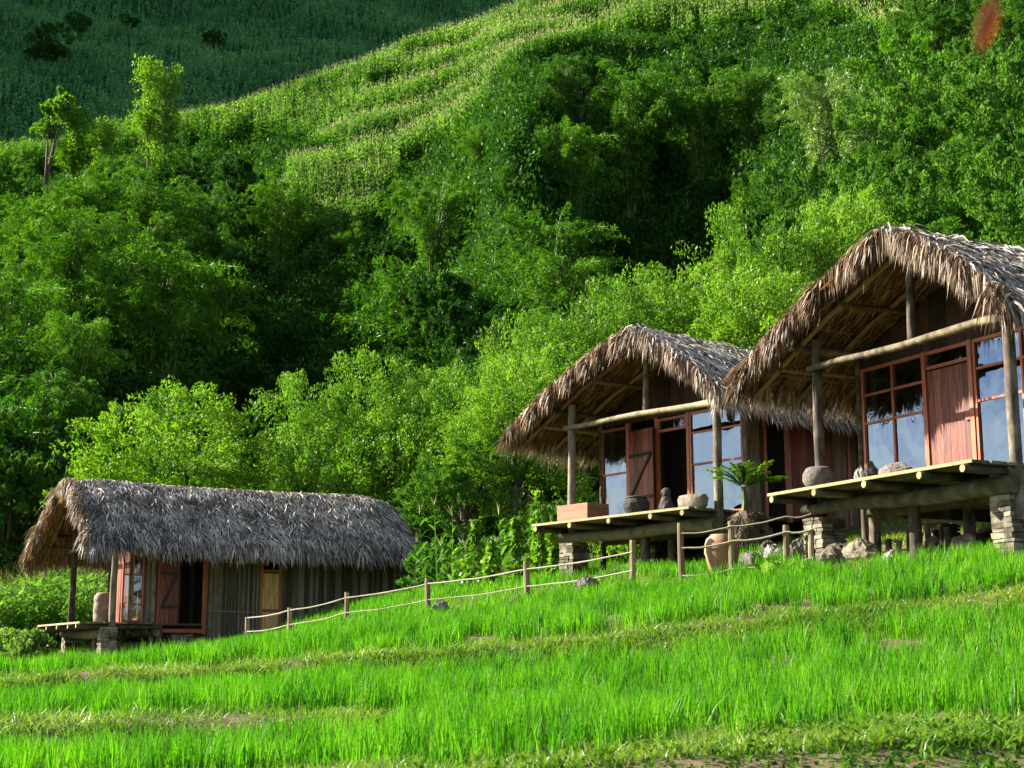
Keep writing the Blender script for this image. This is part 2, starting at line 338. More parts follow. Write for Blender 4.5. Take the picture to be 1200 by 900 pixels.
ts = np.concatenate([np.linspace(-1.6, -.5, 40), np.linspace(-.48, .48, 330), np.linspace(.5, 1.6, 40)])
ys = np.concatenate([np.linspace(2.2, 8, 12), np.linspace(8.2, 22, 150), np.linspace(22.3, 60, 110), np.linspace(60.8, 212, 190)])
Tg, Yg = np.meshgrid(ts, ys); Xg = Tg*Yg
Zg, Qg = terrain(Xg.ravel(), Yg.ravel())
V = np.stack([Xg.ravel(), Yg.ravel(), Zg], 1); nx = len(ts); ny = len(ys)
ii = (np.arange(ny-1)[:, None]*nx+np.arange(nx-1)[None, :])
yf = np.repeat(ys[:-1, None], nx-1, 1)
def sheet(name, mask, m):
    i = ii[mask].ravel(); f = np.stack([i, i+1, i+nx+1, i+nx], 1)
    used = np.unique(f); mp = np.zeros(len(V), int); mp[used] = np.arange(len(used))
    me = np_mesh(name, V[used], [mp[f]], [np.random.rand(len(f))*0+.5], smooth=True)
    return tag(link(name, me, None, m), kind='structure')
sheet('rice_terraces', yf < 52, M['soil'])
sheet('hillside', yf >= 52, M['hillground'])
mb = MB(); mb.add([(-900, -600, -2.2), (900, -600, -2.2), (900, 3.2, -2.2), (-900, 3.2, -2.2)], [(0, 1, 2, 3)], .5)
mb.add([(-2500, 2.5, -14), (-2.5, 2.5, -4), (-220, 1500, -30), (-2500, 1500, -30)], [(0, 1, 2, 3)], .5)
tag(mb.build('valley_floor', M['hillground']), kind='structure')

# far hillside, falling away to the right, with an out-of-view shoulder added on the left to shade it
def farz(x, y):
    e = np.interp(y, [190, 240, 300, 380, 470], [.22, .33, .40, .50, .62])
    z = e*y - x*.12
    z = z + np.clip(-x-115, 0, 400)*1.25*np.clip((y+.45*(x+62)-190)/35, 0, 1)
    z = z+12*smooth_noise(x, y, 40, 11)+4*smooth_noise(x, y, 14, 12)+1.5*smooth_noise(x, y, 5, 13)
    return z
fx = np.linspace(-420, 160, 230); fy = np.linspace(188, 470, 150)
FX, FY = np.meshgrid(fx, fy); FZ = farz(FX.ravel(), FY.ravel())
n1 = len(fx); fi = (np.arange(len(fy)-1)[:, None]*n1+np.arange(n1-1)[None, :]).ravel()
me = np_mesh('far_hillside', np.stack([FX.ravel(), FY.ravel(), FZ], 1), [np.stack([fi, fi+1, fi+n1+1, fi+n1], 1)], [np.full(len(fi), .5)], smooth=True)
tag(link('far_hillside', me, None, M['farground']), kind='structure')

# ------------------------------------------------------------ huts
HB = 1.15
class Frame:
    def __init__(s, u, v, Y, ang):
        s.o = pt(u, v, Y); a = R_(ang); s.ang = ang
        s.x = np.array([math.sin(a), -math.cos(a), 0]); s.y = np.array([math.cos(a), math.sin(a), 0]); s.rz = a-math.pi/2
    def w(s, x, y, z): return s.o+s.x*x+s.y*y+np.array([0, 0, z])
    def on_front(s, u, v, yl):
        r = ray(u, v); n = s.y; k = (s.o@n+yl)/(r@n); d = r*k-s.o; return d@s.x, d@s.y, d[2]
    def on_side(s, u, v, xl):
        r = ray(u, v); n = s.x; k = (s.o@n+xl)/(r@n); d = r*k-s.o; return d@s.x, d@s.y, d[2]
FR = Frame(1190, 543, 21, 25.6); FM = Frame(842, 597, 29, 37.3); FL = Frame(131, 729, 40.5, 30)

XR = -1.85; ZR = 3.70; XL = -6.1; XRt = .75; ZE = 1.95; WF = 1.2; WX0 = -4.85; WX1 = -.35; LEN = 8.6
ROUND = .09
def roofz(x, zr, ze, xl, xr):
    if np.isscalar(x): return float(roofz(np.array([x]), zr, ze, xl, xr)[0])
    a = np.where(x < XR, (XR-x)/(XR-xl), (x-XR)/(xr-XR))
    a = np.abs(a)
    return zr-(zr-ze)*(a-.07*np.sin(np.pi*np.clip(a, 0, 1)))-ROUND*np.exp(-(a/.09)**2)

def thatch(parent, xl, xr, y0, y1, zr, ze, seed, dens=1.0, fringe=.5, hip=0.0):
    rs = np.random.RandomState(seed)
    # core slab
    nX = 28; nY = 40; th = .16
    xs = np.concatenate([np.linspace(xl, XR, 15)[:-1], np.linspace(XR, xr, 14)]); yy = np.linspace(y0+.12, y1-.12, nY); nX = len(xs)
    Xc, Yc = np.meshgrid(xs, yy); Zc = roofz(Xc.ravel(), zr, ze, xl, xr).reshape(Xc.shape)
    wav = .05*(rs.rand(nY, nX)-.5)
    sagv = .10*((Yc-(y0+y1)/2)/((y1-y0)/2))**2
    def sag(y): return .10*((y-(y0+y1)/2)/((y1-y0)/2))**2
    # rounded over at the two ends, so that the roof drops at the rear
    def endz(y, a): return -hip*np.clip((y-(y1-1.3))/1.3, 0, 1)**2-hip*.8*np.clip(((y0+1.0)-y)/1.0, 0, 1)**2
    top = np.stack([Xc, Yc, Zc+wav+th+sagv+endz(Yc, 0)], 2).reshape(-1, 3); bot = np.stack([Xc, Yc, Zc+sagv+endz(Yc, 0)], 2).reshape(-1, 3)
    i = (np.arange(nY-1)[:, None]*nX+np.arange(nX-1)[None, :]).ravel(); n = nX*nY
    f = [np.stack([i, i+1, i+nX+1, i+nX], 1), np.stack([n+i, n+i+nX, n+i+nX+1, n+i+1], 1)]
    e = []
    for k in range(nX-1): e += [(k, n+k, n+k+1, k+1), ((nY-1)*nX+k, (nY-1)*nX+k+1, n+(nY-1)*nX+k+1, n+(nY-1)*nX+k)]
    for k in range(nY-1): e += [(k*nX, (k+1)*nX, n+(k+1)*nX, n+k*nX), (k*nX+nX-1, n+k*nX+nX-1, n+(k+1)*nX+nX-1, (k+1)*nX+nX-1)]
    f.append(np.array(e))
    vv = np.concatenate([top, bot]); vv[:, 2] += HB
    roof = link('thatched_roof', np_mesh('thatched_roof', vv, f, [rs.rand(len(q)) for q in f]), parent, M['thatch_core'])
    Ls = math.hypot(XR-xl, zr-ze); Rsl = math.hypot(xr-XR, zr-ze)
    def layer(N, lo, hi, xr_rng, yrng, lift, droop, wid, lens, brown, name, ridge=False, edge=0):
        x = rs.uniform(*xr_rng, N); y = rs.uniform(*yrng, N)
        return x, y
    B = []; Dd = []; Sd = []; LL = []; WW = []; BB = []; RR = []
    def emit(x, y, dx, dy, dz, L, W, bend, r, z):
        B.append(np.stack([x, y, z+HB], 1)); d = norm(np.stack([dx, dy, dz], 1)); Dd.append(d)
        up = np.tile([0, 0, 1.], (len(x), 1)); s = np.cross(d, up); s = norm(s+rs.normal(0, .35, s.shape)); Sd.append(s)
        LL.append(L); WW.append(W); BB.append(bend); RR.append(r)
    # field strips in courses
    N = int(36000*dens)
    x = rs.uniform(xl, xr, N); course = .17
    left = x < XR
    sl = np.where(left, (zr-ze)/(XR-xl), (zr-ze)/(xr-XR)); dirx = np.where(left, -1, 1.)
    # snap start to courses measured from ridge
    dist = np.abs(x-XR); dist = np.floor(dist/course)*course+rs.normal(0, .045, N)
    x = XR+dirx*np.maximum(dist-.05, 0)
    y = rs.uniform(y0+.05, y1-.05, N)
    clump = smooth_noise(x*1.0+50, y+50, .28, seed+1)
    z = roofz(x, zr, ze, xl, xr)+th+sag(y)+endz(y, 0)+.03+.05*clump
    yaw = rs.normal(0, .62, N)+clump*1.6
    L = rs.uniform(.14, .42, N); dz = -sl+rs.normal(.22, .17, N)
    emit(x, y, dirx, yaw, dz, L, rs.uniform(.013, .042, N), np.stack([dirx*0, yaw*.02, -.08-.12*rs.rand(N)], 1), np.clip(rs.normal(.47, .27, N)+clump*.45, 0, 1), z)
    # ridge bundle
    N = int(3000*dens); y = rs.uniform(y0, y1, N); dirx = np.where(rs.rand(N) < .5, -1, 1.)
    x = XR+rs.normal(0, .06, N)
    emit(x, y, dirx, rs.normal(0, .7, N), rs.normal(.05, .16, N), rs.uniform(.25, .55, N), rs.uniform(.02, .05, N), np.stack([0*x, 0*x, -.25-.15*rs.rand(N)], 1), np.clip(rs.normal(.62, .2, N), 0, 1), np.full(N, zr+th+.06-ROUND)+sag(y)+endz(y, 0))
    # eaves fringe
    for side, xe in ((-1, xl), (1, xr)):
        N = int(2600*dens); y = rs.uniform(y0, y1, N); x = xe-side*rs.uniform(0, .25, N)
        c = smooth_noise(y*1.0+20, y*0+5, .3, seed+5)
        emit(x, y, np.full(N, side*.8), rs.normal(0, .35, N), rs.normal(-.55, .25, N), rs.uniform(.18, .5, N)*(1+c), rs.uniform(.02, .045, N), np.stack([0*x, 0*x, -.16-.14*rs.rand(N)], 1), np.clip(rs.normal(.42, .22, N), 0, 1), roofz(x, zr, ze, xl, xr)+rs.uniform(0, th+.03, N)+sag(y)+endz(y, 0))
    # rear verge
    N = int(1800*dens); x = rs.uniform(xl, xr, N); y = np.full(N, y1)-rs.uniform(0, .2, N)
    emit(x, y, rs.normal(0, .4, N), np.full(N, 1.), rs.normal(-.2, .3, N), rs.uniform(.2, .45, N), rs.uniform(.02, .045, N), np.stack([0*x, 0*x, -.25-.2*rs.rand(N)], 1), np.clip(rs.normal(.5, .22, N), 0, 1), roofz(x, zr, ze, xl, xr)+rs.uniform(0, th, N)+sag(y)+endz(y, 0))
    me = strip_mesh('weathered_leaves', np.concatenate(B), np.concatenate(Dd), np.concatenate(Sd), np.concatenate(LL), np.concatenate(WW), np.concatenate(BB), nseg=2, wprof=[.8, 1.0], rnd=np.concatenate(RR))
    o = link('weathered_leaves', me, roof, M['thatch']); tag(o, 'bleached grey palm leaves laid in rough courses')
    # front verge: long brown leaves hanging over the gable edge
    B = []; Dd = []; Sd = []; LL = []; WW = []; BB = []; RR = []
    N = int(4200*fringe*2); x = XR+(xl-XR)*rs.rand(N) if False else rs.uniform(xl, xr, N)
    c = smooth_noise(x+9, x*0+3, .22, seed+7); c2 = np.clip(c*2, -.6, 1)
    y = y0+rs.uniform(-.05, .22, N); left = x < XR
    keep = 1.0
    emit(x, y, np.where(left, -.35, .35)+rs.normal(0, .25, N), rs.normal(-.55, .25, N), rs.normal(-.35, .3, N), rs.uniform(.12, .42, N)*fringe*1.4*(.7+1.3*c2), rs.uniform(.012, .04, N), np.stack([0*x, 0*x, -.22-.2*rs.rand(N)], 1), np.clip(rs.normal(.5, .24, N), 0, 1), roofz(x, zr, ze, xl, xr)+rs.uniform(.0, th+.05, N)+sag(y))
    me = strip_mesh('verge_leaves', np.concatenate(B), np.concatenate(Dd), np.concatenate(Sd), np.concatenate(LL), np.concatenate(WW), np.concatenate(BB), nseg=2, wprof=[.8, 1.0], rnd=np.concatenate(RR))
    o = link('verge_leaves', me, roof, M['verge']); tag(o, 'ragged grey brown leaves hanging from the gable edge')
    B = []; Dd = []; Sd = []; LL = []; WW = []; BB = []; RR = []
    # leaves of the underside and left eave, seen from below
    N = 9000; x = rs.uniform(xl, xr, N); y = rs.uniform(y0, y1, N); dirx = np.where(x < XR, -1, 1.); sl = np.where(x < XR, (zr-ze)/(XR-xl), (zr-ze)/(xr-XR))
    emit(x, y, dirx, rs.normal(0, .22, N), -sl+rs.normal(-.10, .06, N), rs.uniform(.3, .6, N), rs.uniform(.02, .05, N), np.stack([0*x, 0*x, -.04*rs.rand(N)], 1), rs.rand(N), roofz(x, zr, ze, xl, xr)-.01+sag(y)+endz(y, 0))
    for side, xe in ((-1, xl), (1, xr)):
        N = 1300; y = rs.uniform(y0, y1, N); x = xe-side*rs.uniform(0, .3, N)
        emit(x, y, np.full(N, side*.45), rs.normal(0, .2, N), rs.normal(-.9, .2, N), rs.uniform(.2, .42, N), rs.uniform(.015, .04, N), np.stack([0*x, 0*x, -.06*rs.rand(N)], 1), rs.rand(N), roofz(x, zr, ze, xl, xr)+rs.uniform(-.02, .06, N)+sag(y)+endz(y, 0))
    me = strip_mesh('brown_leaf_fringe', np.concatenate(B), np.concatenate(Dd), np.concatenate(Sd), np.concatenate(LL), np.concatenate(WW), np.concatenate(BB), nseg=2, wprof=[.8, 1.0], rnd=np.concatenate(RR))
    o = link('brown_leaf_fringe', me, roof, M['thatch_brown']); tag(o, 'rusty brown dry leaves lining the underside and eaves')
    return roof

def hb(): return MB()
def put(mb_, name, m, parent, **k):
    mb_.v = [(x, y, z+HB) for x, y, z in mb_.v]; return mb_.build(name, m, parent, **k)
def pillar(parent, x, y, zt, zb, w=.42, name='stone_pillar'):
    mb_ = MB(); z = zb
    while z < zt:
        h = random.uniform(.055, .09); h = min(h, zt-z+.001); e = random.uniform(-.02, .02)
        k = 2 if random.random() < .7 else 3; cuts = [0]+sorted(random.uniform(.3, .7) if k == 2 else q for q in ([.5] if k == 2 else [.33, .66]))+[1]
        if k == 2: cuts[1] = random.uniform(.3, .7)
        for a, b in zip(cuts[:-1], cuts[1:]):
            for hy in ((0, .5), (.5, 1)):
                mb_.box(x-w/2+a*w+.004+e, x-w/2+b*w-.004+e, y-w/2+hy[0]*w+.003+random.uniform(-.012, .012), y-w/2+hy[1]*w-.003+random.uniform(-.012, .012), z+.003, z+h-.006, j=.007)
        z += h
    mb_.box(x-w/2+.04, x+w/2-.04, y-w/2+.04, y+w/2-.04, zb, zt-.01, r=0)
    return put(mb_, name, M['stone'], parent)
def plank_wall(parent, p0, p1, z0, z1, m, name='wall', pw=.13, th=.03, topf=None, gap=.006, jz=0):
    """vertical boards between plan points p0,p1 (each (x,y)); topf gives the top height"""
    mb_ = MB(); p0 = np.array(p0, float); p1 = np.array(p1, float); L = np.linalg.norm(p1-p0); n = max(1, int(round(L/pw))); d = (p1-p0)/L; nn = np.array([-d[1], d[0]])
    for k in range(n):
        a = p0+d*(L*k/n+gap/2); b = p0+d*(L*(k+1)/n-gap/2); o = nn*(th/2); w_ = nn*random.uniform(-.006, .006)
        ta, tb = (topf(a), topf(b)) if topf else (z1, z1)
        t0 = z0+random.uniform(-jz, jz)
        c = [(a-o+w_, t0), (b-o+w_, t0), (b+o+w_, t0), (a+o+w_, t0)]; tp = [(a-o+w_, ta), (b-o+w_, tb), (b+o+w_, tb), (a+o+w_, ta)]
        mb_.add([(q[0], q[1], z) for q, z in c]+[(q[0], q[1], z) for q, z in tp], [(3, 2, 1, 0), (4, 5, 6, 7), (0, 1, 5, 4), (1, 2, 6, 5), (2, 3, 7, 6), (3, 0, 4, 7)])
    return put(mb_, name, m, parent)
def obox(mb_, p, d, s0, s1, n0, n1, z0, z1, r=None):
    """box in a wall frame: p origin (x,y), d unit dir along wall, s along, n across"""
    nn = (-d[1], d[0])
    q = [(s0, n0), (s1, n0), (s1, n1), (s0, n1)]
    vs = [(p[0]+d[0]*s+nn[0]*n, p[1]+d[1]*s+nn[1]*n, z) for z in (z0, z1) for s, n in q]
    mb_.add(vs, [(3, 2, 1, 0), (4, 5, 6, 7), (0, 1, 5, 4), (1, 2, 6, 5), (2, 3, 7, 6), (3, 0, 4, 7)], r)
def window(parent, p, d, s0, s1, z0, z1, rails=(), mull=(), fw=.055, dep=.07, m='redframe', name='window'):
    f = MB(); h = dep/2
    obox(f, p, d, s0, s0+fw, -h, h, z0, z1); obox(f, p, d, s1-fw, s1, -h, h, z0, z1)
    obox(f, p, d, s0+fw, s1-fw, -h+.003, h-.003, z0, z0+fw); obox(f, p, d, s0+fw, s1-fw, -h+.003, h-.003, z1-fw, z1)
    for q in mull: obox(f, p, d, q-fw*.45, q+fw*.45, -h+.006, h-.006, z0+fw, z1-fw)
    for q in rails: obox(f, p, d, s0+fw, s1-fw, -h+.010, h-.010, q-fw*.38, q+fw*.38)
    fr = put(f, name, M[m], parent)
    xs = [s0+fw]+list(mull)+[s1-fw]; zs = [z0+fw]+list(rails)+[z1-fw]
    for a, b in zip(xs[:-1], xs[1:]):
        for c, e in zip(zs[:-1], zs[1:]):
            g = MB(); tl = random.uniform(-.006, .006); nn = (-d[1], d[0]); t2 = random.uniform(-.005, .005)
            vs = [(p[0]+d[0]*s+nn[0]*n, p[1]+d[1]*s+nn[1]*n, z) for s, n, z in ((a, tl, c), (b, -tl, c), (b, -tl+t2, e), (a, tl+t2, e))]
            g.add(vs, [(0, 1, 2, 3)]); put(g, 'pane', M['glass'], fr)
    return fr
def door_leaf(parent, hx, hy, ang, w, z0, z1, brace=True, name='door', boards=5, label=None, flip=1):
    d = (math.cos(ang), math.sin(ang)); mb_ = MB()
    for k in range(boards):
        obox(mb_, (hx, hy), d, k*w/boards+.003, (k+1)*w/boards-.003, -.015, .015+random.uniform(0, .004), z0, z1)
    o = put(mb_, name, M['red'], parent)
    if label: o['label'] = label
    if brace:
        nn = (-d[1], d[0]); b = MB(); s = -.035*flip
        for zz in (z0+.25*(z1-z0), z0+.72*(z1-z0)):
            obox(b, (hx, hy), d, .03, w-.03, min(s, -.018*flip), max(s, -.018*flip), zz-.035, zz+.035)
        za, zb = z0+.27*(z1-z0), z0+.70*(z1-z0)
        q = [(.05, za), (.12, za), (w-.05, zb), (w-.12, zb)]
        vs = [(hx+d[0]*a+nn[0]*n, hy+d[1]*a+nn[1]*n, z) for n in (s*1.3, s*.6) for a, z in q]
        b.add(vs, [(0, 1, 2, 3), (7, 6, 5, 4), (0, 4, 5, 1), (1, 5, 6, 2), (2, 6, 7, 3), (3, 7, 4, 0)])
        put(b, 'brace', M['iron'], o)
    return o

def hut(fr, label, kind, seed, xl=XL, xr=XRt, zr=ZR, ze=ZE, y0=-.65, y1=LEN+.8, gz=None, fringe=.5, dens=1.0, hip=0):
    random.seed(seed)
    h = empty('thatched_hut', tuple(fr.o-np.array([0, 0, HB])), fr.rz)
    tag(h, label, 'hut', 'thatched huts on the terraces')
    def gl(x, y): p = fr.w(x, y, 0); return terr(p[0], p[1])-fr.o[2]-.08
    roof = thatch(h, xl, xr, y0, y1, zr, ze, seed, dens, fringe, hip)
    # rafters
    ys_ = np.arange(y0+.45, y1-.2, .95)
    for k, y in enumerate(ys_):
        for xe in (xl+.12, xr-.12):
            if xe > 0 and y > 3: continue
            mb_ = MB(); za = roofz(xe, zr, ze, xl, xr)
            xm = (XR+xe)/2; zm = roofz(xm, zr, ze, xl, xr)
            mb_.tube([(XR, y, zr-.07), (xm, y, zm-.06), (xe, y, za-.07)], .045, 6, .1); put(mb_, 'rafter', M['rafter'], h)
    for xb in list(np.arange(xl+.5, XR-.2, .62)):
        mb_ = MB(); z = roofz(xb, zr, ze, xl, xr)-.005; mb_.tube([(xb, y0+.1, z+.08), (xb, y0+3, z), (xb, y1-.2, z)], .022, 5, .1); put(mb_, 'batten', M['rafter'], h)
    for xb in (-1.3, -.5, .2):
        mb_ = MB(); z = roofz(xb, zr, ze, xl, xr)-.005; mb_.tube([(xb, y0+.1, z+.08), (xb, y0+3, z), (xb, y1-.2, z)], .022, 5, .1); put(mb_, 'batten', M['rafter'], h)
    mb_ = MB(); mb_.log((XR, y0+.3, zr-.15), (XR, y1-.3, zr-.15), .07); put(mb_, 'ridge_pole', M['log'], h)
    # porch columns and beams
    cz = min(ze+.42, 2.5)
    for x, top in ((-4.5, roofz(-4.5, zr, ze, xl, xr)-.05), (0, roofz(0, zr, ze, xl, xr)-.02)):
        g = gl(x, 0); mb_ = MB(); mb_.log((x, 0, max(g+.55, -1.2) if kind != 'L' else g+.3), (x+.03, 0, top), .095, .085, bow=.03, n=12); put(mb_, 'column', M['log'], h, smooth=True)
    mb_ = MB(); mb_.log((-4.56, -.12, 2.16), (.25, -.12, 2.12), .052, .07, bow=.03, n=12); put(mb_, 'cross_beam', M['logx'], h, smooth=True)
    mb_ = MB(); mb_.log((-2.02, -.02, 2.2), (-2.0, 0, zr-.12), .07, .065); put(mb_, 'king_post', M['log'], h, smooth=True)
    for x in (-4.62, -.02):
        mb_ = MB(); zt = roofz(x, zr, ze, xl, xr)-.14; mb_.log((x, -.5, zt), (x, LEN, zt), .06, .06, n=8); put(mb_, 'wall_plate', M['log'], h, smooth=True)
    # diagonal purlin braces in the porch roof
    for xa in (-3.4, -5.2):
        z = roofz(xa, zr, ze, xl, xr)-.13; mb_ = MB(); mb_.log((xa, y0+.4, z), (xa, WF+.2, z), .05, .045, n=8); put(mb_, 'purlin', M['rafter'], h)
    # walls
    Z0 = .02
    topf = lambda q: roofz(float(q[0]), zr, ze, xl, xr)-.06
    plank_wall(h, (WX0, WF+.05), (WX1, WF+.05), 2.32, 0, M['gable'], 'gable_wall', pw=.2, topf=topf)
    plank_wall(h, (WX0, LEN), (WX1, LEN), Z0-.3, 0, M['slat'], 'rear_wall', pw=.16, topf=topf)
    plank_wall(h, (WX0, WF+.1), (WX0, LEN), Z0-.3, roofz(WX0, zr, ze, xl, xr)-.05, M['slat'], 'side_wall', pw=.14)
    mb_ = MB(); mb_.box(WX0, WX1-.05, WF-.05, LEN, -.06, .0); put(mb_, 'floor', M['plank'], h)
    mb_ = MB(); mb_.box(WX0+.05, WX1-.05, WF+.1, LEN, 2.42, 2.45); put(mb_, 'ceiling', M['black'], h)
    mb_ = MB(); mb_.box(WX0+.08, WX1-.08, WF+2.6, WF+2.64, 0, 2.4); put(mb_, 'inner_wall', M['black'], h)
    for x in (WX0, WX1):
        mb_ = MB(); mb_.log((x, WF, -.9), (x, WF, roofz(x, zr, ze, xl, xr)-.02), .07, .065); put(mb_, 'corner_post', M['logx'] if x == WX0 else M['log'], h, smooth=True)
    # deck
    mb_ = MB(); yy = -.85
    yd = WF if kind != 'L' else WF
    while yy < yd:
        e = random.uniform(-.03, .05); mb_.box(-4.78-e, .06+random.uniform(-.02, .04), yy, yy+.15, -.045, 0+random.uniform(-.004, .006)); yy += .158
    dk = put(mb_, 'deck', M['plank'], h)
    mb_ = MB(); mb_.box(-4.8, .08, -.885, -.853, -.045, .004); put(mb_, 'lit_edge_board', M['cutwood'], dk)  # pale strip puts the sunlit look of the deck edge into the colour
    for x in (-4.6, -3.45, -2.2, -.95, -.05):
        mb_ = MB(); mb_.log((x, -.93, -.115), (x, WF+.2, -.115), .062, .06, seg=3, n=10); put(mb_, 'joist', M['mosslog'], h, smooth=False)
        mb_ = MB(); mb_.tube([(x, -.945, -.115), (x, -.934, -.115)], .055, 10); put(mb_, 'joist_end', M['cutwood'], h)
    mb_ = MB(); mb_.log((-4.75, -.15, -.27), (.1, -.15, -.30), .10, .14, bow=.04, n=12); put(mb_, 'bearer', M['mosslog'], h, smooth=True)
    mb_ = MB(); mb_.log((-4.7, WF, -.27), (.1, WF, -.27), .10, .11, n=10); put(mb_, 'bearer', M['mosslog'], h, smooth=True)
    return h, gl

# right hut -------------------------------------------------
hR, glR = hut(FR, 'largest nearest thatched hut at the right edge, with closed red door and tall windows', 'R', 21, fringe=.62)
xw = lambda u, v=480: FR.on_front(u, v, WF)[0]
d0 = (1, 0); p0 = (0, WF)
a, b, c, e = xw(1012), xw(1087), xw(1142), xw(1184)
window(hR, p0, d0, a, b, .08, 2.3, rails=(FR.on_front(1047, 490, WF)[2], 1.82), mull=(xw(1048),))
window(hR, p0, d0, b+.003, c-.003, 1.99, 2.3, name='transom_window')
dl = door_leaf(hR, b+.03, WF-.01, 0, c-b-.06, .06, 1.96, brace=False, boards=6, name='door', label='closed door of varnished red planks')
mb_ = MB(); mb_.box(c-.16, c-.05, WF-.06, WF-.03, 1.02, 1.16); put(mb_, 'latch', M['redframe'], dl)
for q in (b, c):
    mb_ = MB(); mb_.box(q-.045, q+.045, WF-.055, WF+.05, 0, 2.31); put(mb_, 'door_jamb', M['redframe'], hR)
window(hR, p0, d0, c+.05, WX1-.1, .08, 2.3, rails=(FR.on_front(1165, 466, WF)[2], 1.82), mull=((c+WX1)/2+.25,))
plank_wall(hR, (WX1, WF+.1), (WX1, LEN), -.3, roofz(WX1, ZR, ZE, XL, XRt)-.05, M['slat'], 'side_wall', pw=.13)
pillar(hR, -4.5, .05, -.4, glR(-4.5, 0)-.3, .5); pillar(hR, -.18, .05, -.05, glR(0, 0)-.35, .42); pillar(hR, -4.5, WF+1.4, -.4, glR(-4.5, 2.6)-.3, .45)
for x, y in ((-2.35, .15), (-.4, WF), (-4.6, WF), (-2.4, WF+.1)):
    mb_ = MB(); mb_.log((x, y, glR(x, y)-.3), (x, y, -.33), .10, .095); put(mb_, 'stilt', M['log'], hR, smooth=True)
# middle hut --------------------------------------------------
hM, glM = hut(FM, 'middle thatched hut with a braced red door swung open and a box on its deck', 'M', 33, fringe=.45)
xw = lambda u, v=540: FM.on_front(u, v, WF)[0]
a, b, c, e, g = xw(706), xw(737), xw(771), xw(808), xw(872)
window(hM, p0, d0, a, b, .08, 2.25, rails=(1.22,))
door_leaf(hM, b+.05, WF-.04, R_(-8), c-b, .1, 2.1, brace=True, boards=5, name='shutter_door', label='red plank leaf with black diagonal brace, swung open')
for q in (b, c, e):
    mb_ = MB(); mb_.box(q-.04, q+.04, WF-.045, WF+.045, 0, 2.31); put(mb_, 'door_jamb', M['redframe'], hM)
window(hM, p0, d0, c+.04, e-.04, 1.98, 2.28, name='transom_window')
window(hM, p0, d0, e+.045, WX1-.07, .08, 2.3, rails=(FM.on_front(838, 541, WF)[2], 1.85), mull=((e+WX1)/2,))
# side wall with doorway
sy = lambda u, v=560: FM.on_side(u, v, WX1)[1]
s0, s1, s2, s3 = sy(896), sy(922), sy(936), sy(950)
pw0 = roofz(WX1, ZR, ZE, XL, XRt)-.05
plank_wall(hM, (WX1, WF+.08), (WX1, s0), -.3, pw0, M['slat'], 'side_wall', pw=.13)
plank_wall(hM, (WX1, s2+.05), (WX1, LEN), -.3, pw0, M['slat'], 'side_wall', pw=.13)
for q in (s0, s1+.05, s3+1.2):
    mb_ = MB(); mb_.box(WX1-.05, WX1+.05, q-.04, q+.04, -.1, 2.2); put(mb_, 'door_jamb', M['redframe'], hM)
door_leaf(hM, WX1+.03, s1+.1, R_(75), 1.0, 0, 2.0, brace=False, boards=5, name='door', label='red side door standing ajar')
pillar(hM, -4.5, .05, -.35, glM(-4.5, 0)-.3, .46); pillar(hM, -.3, WF+.1, -.25, glM(0, 1)-.4, .5); pillar(hM, -4.4, WF+1.2, -.35, glM(-4.5, 2)-.3, .45)
for x, y in ((-2.35, .2), (-1.1, WF), (-2.8, WF+.2)):
    mb_ = MB(); mb_.log((x, y, glM(x, y)-.3), (x, y, -.33), .11, .10); put(mb_, 'stilt', M['log'], hM, smooth=True)
# left hut ------------------------------------------------------
ROUND = .18
hL, glL = hut(FL, 'lowest thatched hut at the lower left, long roof side on over dark bamboo walls', 'L', 47, xr=.85, zr=3.95, ze=1.93, y0=-1.0, y1=9.0, fringe=.5, dens=1.25, hip=.35)
sy = lambda u, v=690: FL.on_side(u, v, WX1)[1]
ZPL = roofz(WX1, 3.95, 1.93, XL, .85)-.05
ds = (0, 1); ps = (WX1, 0)
w0, w1 = sy(143), sy(168); q0, q1, q2, q3 = sy(186), sy(208), sy(240), sy(246); r0, r1 = sy(306), sy(328)
window(hL, ps, ds, w0, w1, .02, 2.0, rails=(1.3,), mull=((w0+w1)/2,), fw=.05)
plank_wall(hL, (WX1, w1+.02), (WX1, q0), -.25, 2.1, M['slat'], 'side_wall', pw=.07)
door_leaf(hL, WX1+.05, q0+.02, R_(86), q1-q0, -.05, 1.9, brace=True, boards=4, name='shutter_door', label='dark red plank leaf with diagonal brace folded against the wall', flip=1)
for q in (q0, q2, ):
    mb_ = MB(); mb_.box(WX1-.04, WX1+.05, q-.05, q+.06, -.3, 2.0); put(mb_, 'door_jamb', M['redframe'], hL)
mb_ = MB(); mb_.box(WX1-.03, WX1+.06, q0+.05, q2-.05, -.26, -.16); put(mb_, 'door_sill', M['redframe'], hL)
plank_wall(hL, (WX1, q2+.06), (WX1, r0-.03), -.9, 2.1, M['slat'], 'side_wall', pw=.055)
plank_wall(hL, (WX1, r1+.03), (WX1, LEN), -.9, 2.1, M['slat'], 'side_wall', pw=.09)
for zz in (1.75, .35):
    mb_ = MB(); mb_.tube([(WX1+.03, q2+.1, zz), (WX1+.03, r0-.1, zz-.03)], .018, 6); put(mb_, 'bamboo_rail', M['cutwood'], hL)
mb_ = MB(); mb_.box(WX1-.02, WX1+.015, r0+.04, r1-.04, -.5, 1.45); bd = put(mb_, 'board_door', M['ply'], hL); bd['label'] = 'unpainted pale plywood door'
for q in (r0, r1):
    mb_ = MB(); mb_.box(WX1-.035, WX1+.035, q-.04, q+.04, -.5, 2.0); put(mb_, 'door_jamb', M['redframe'], hL)
for zz in (.35, 1.48):
    mb_ = MB(); mb_.box(WX1-.03, WX1+.03, r0+.04, r1-.04, zz, zz+.08); put(mb_, 'door_rail', M['redframe'], hL)
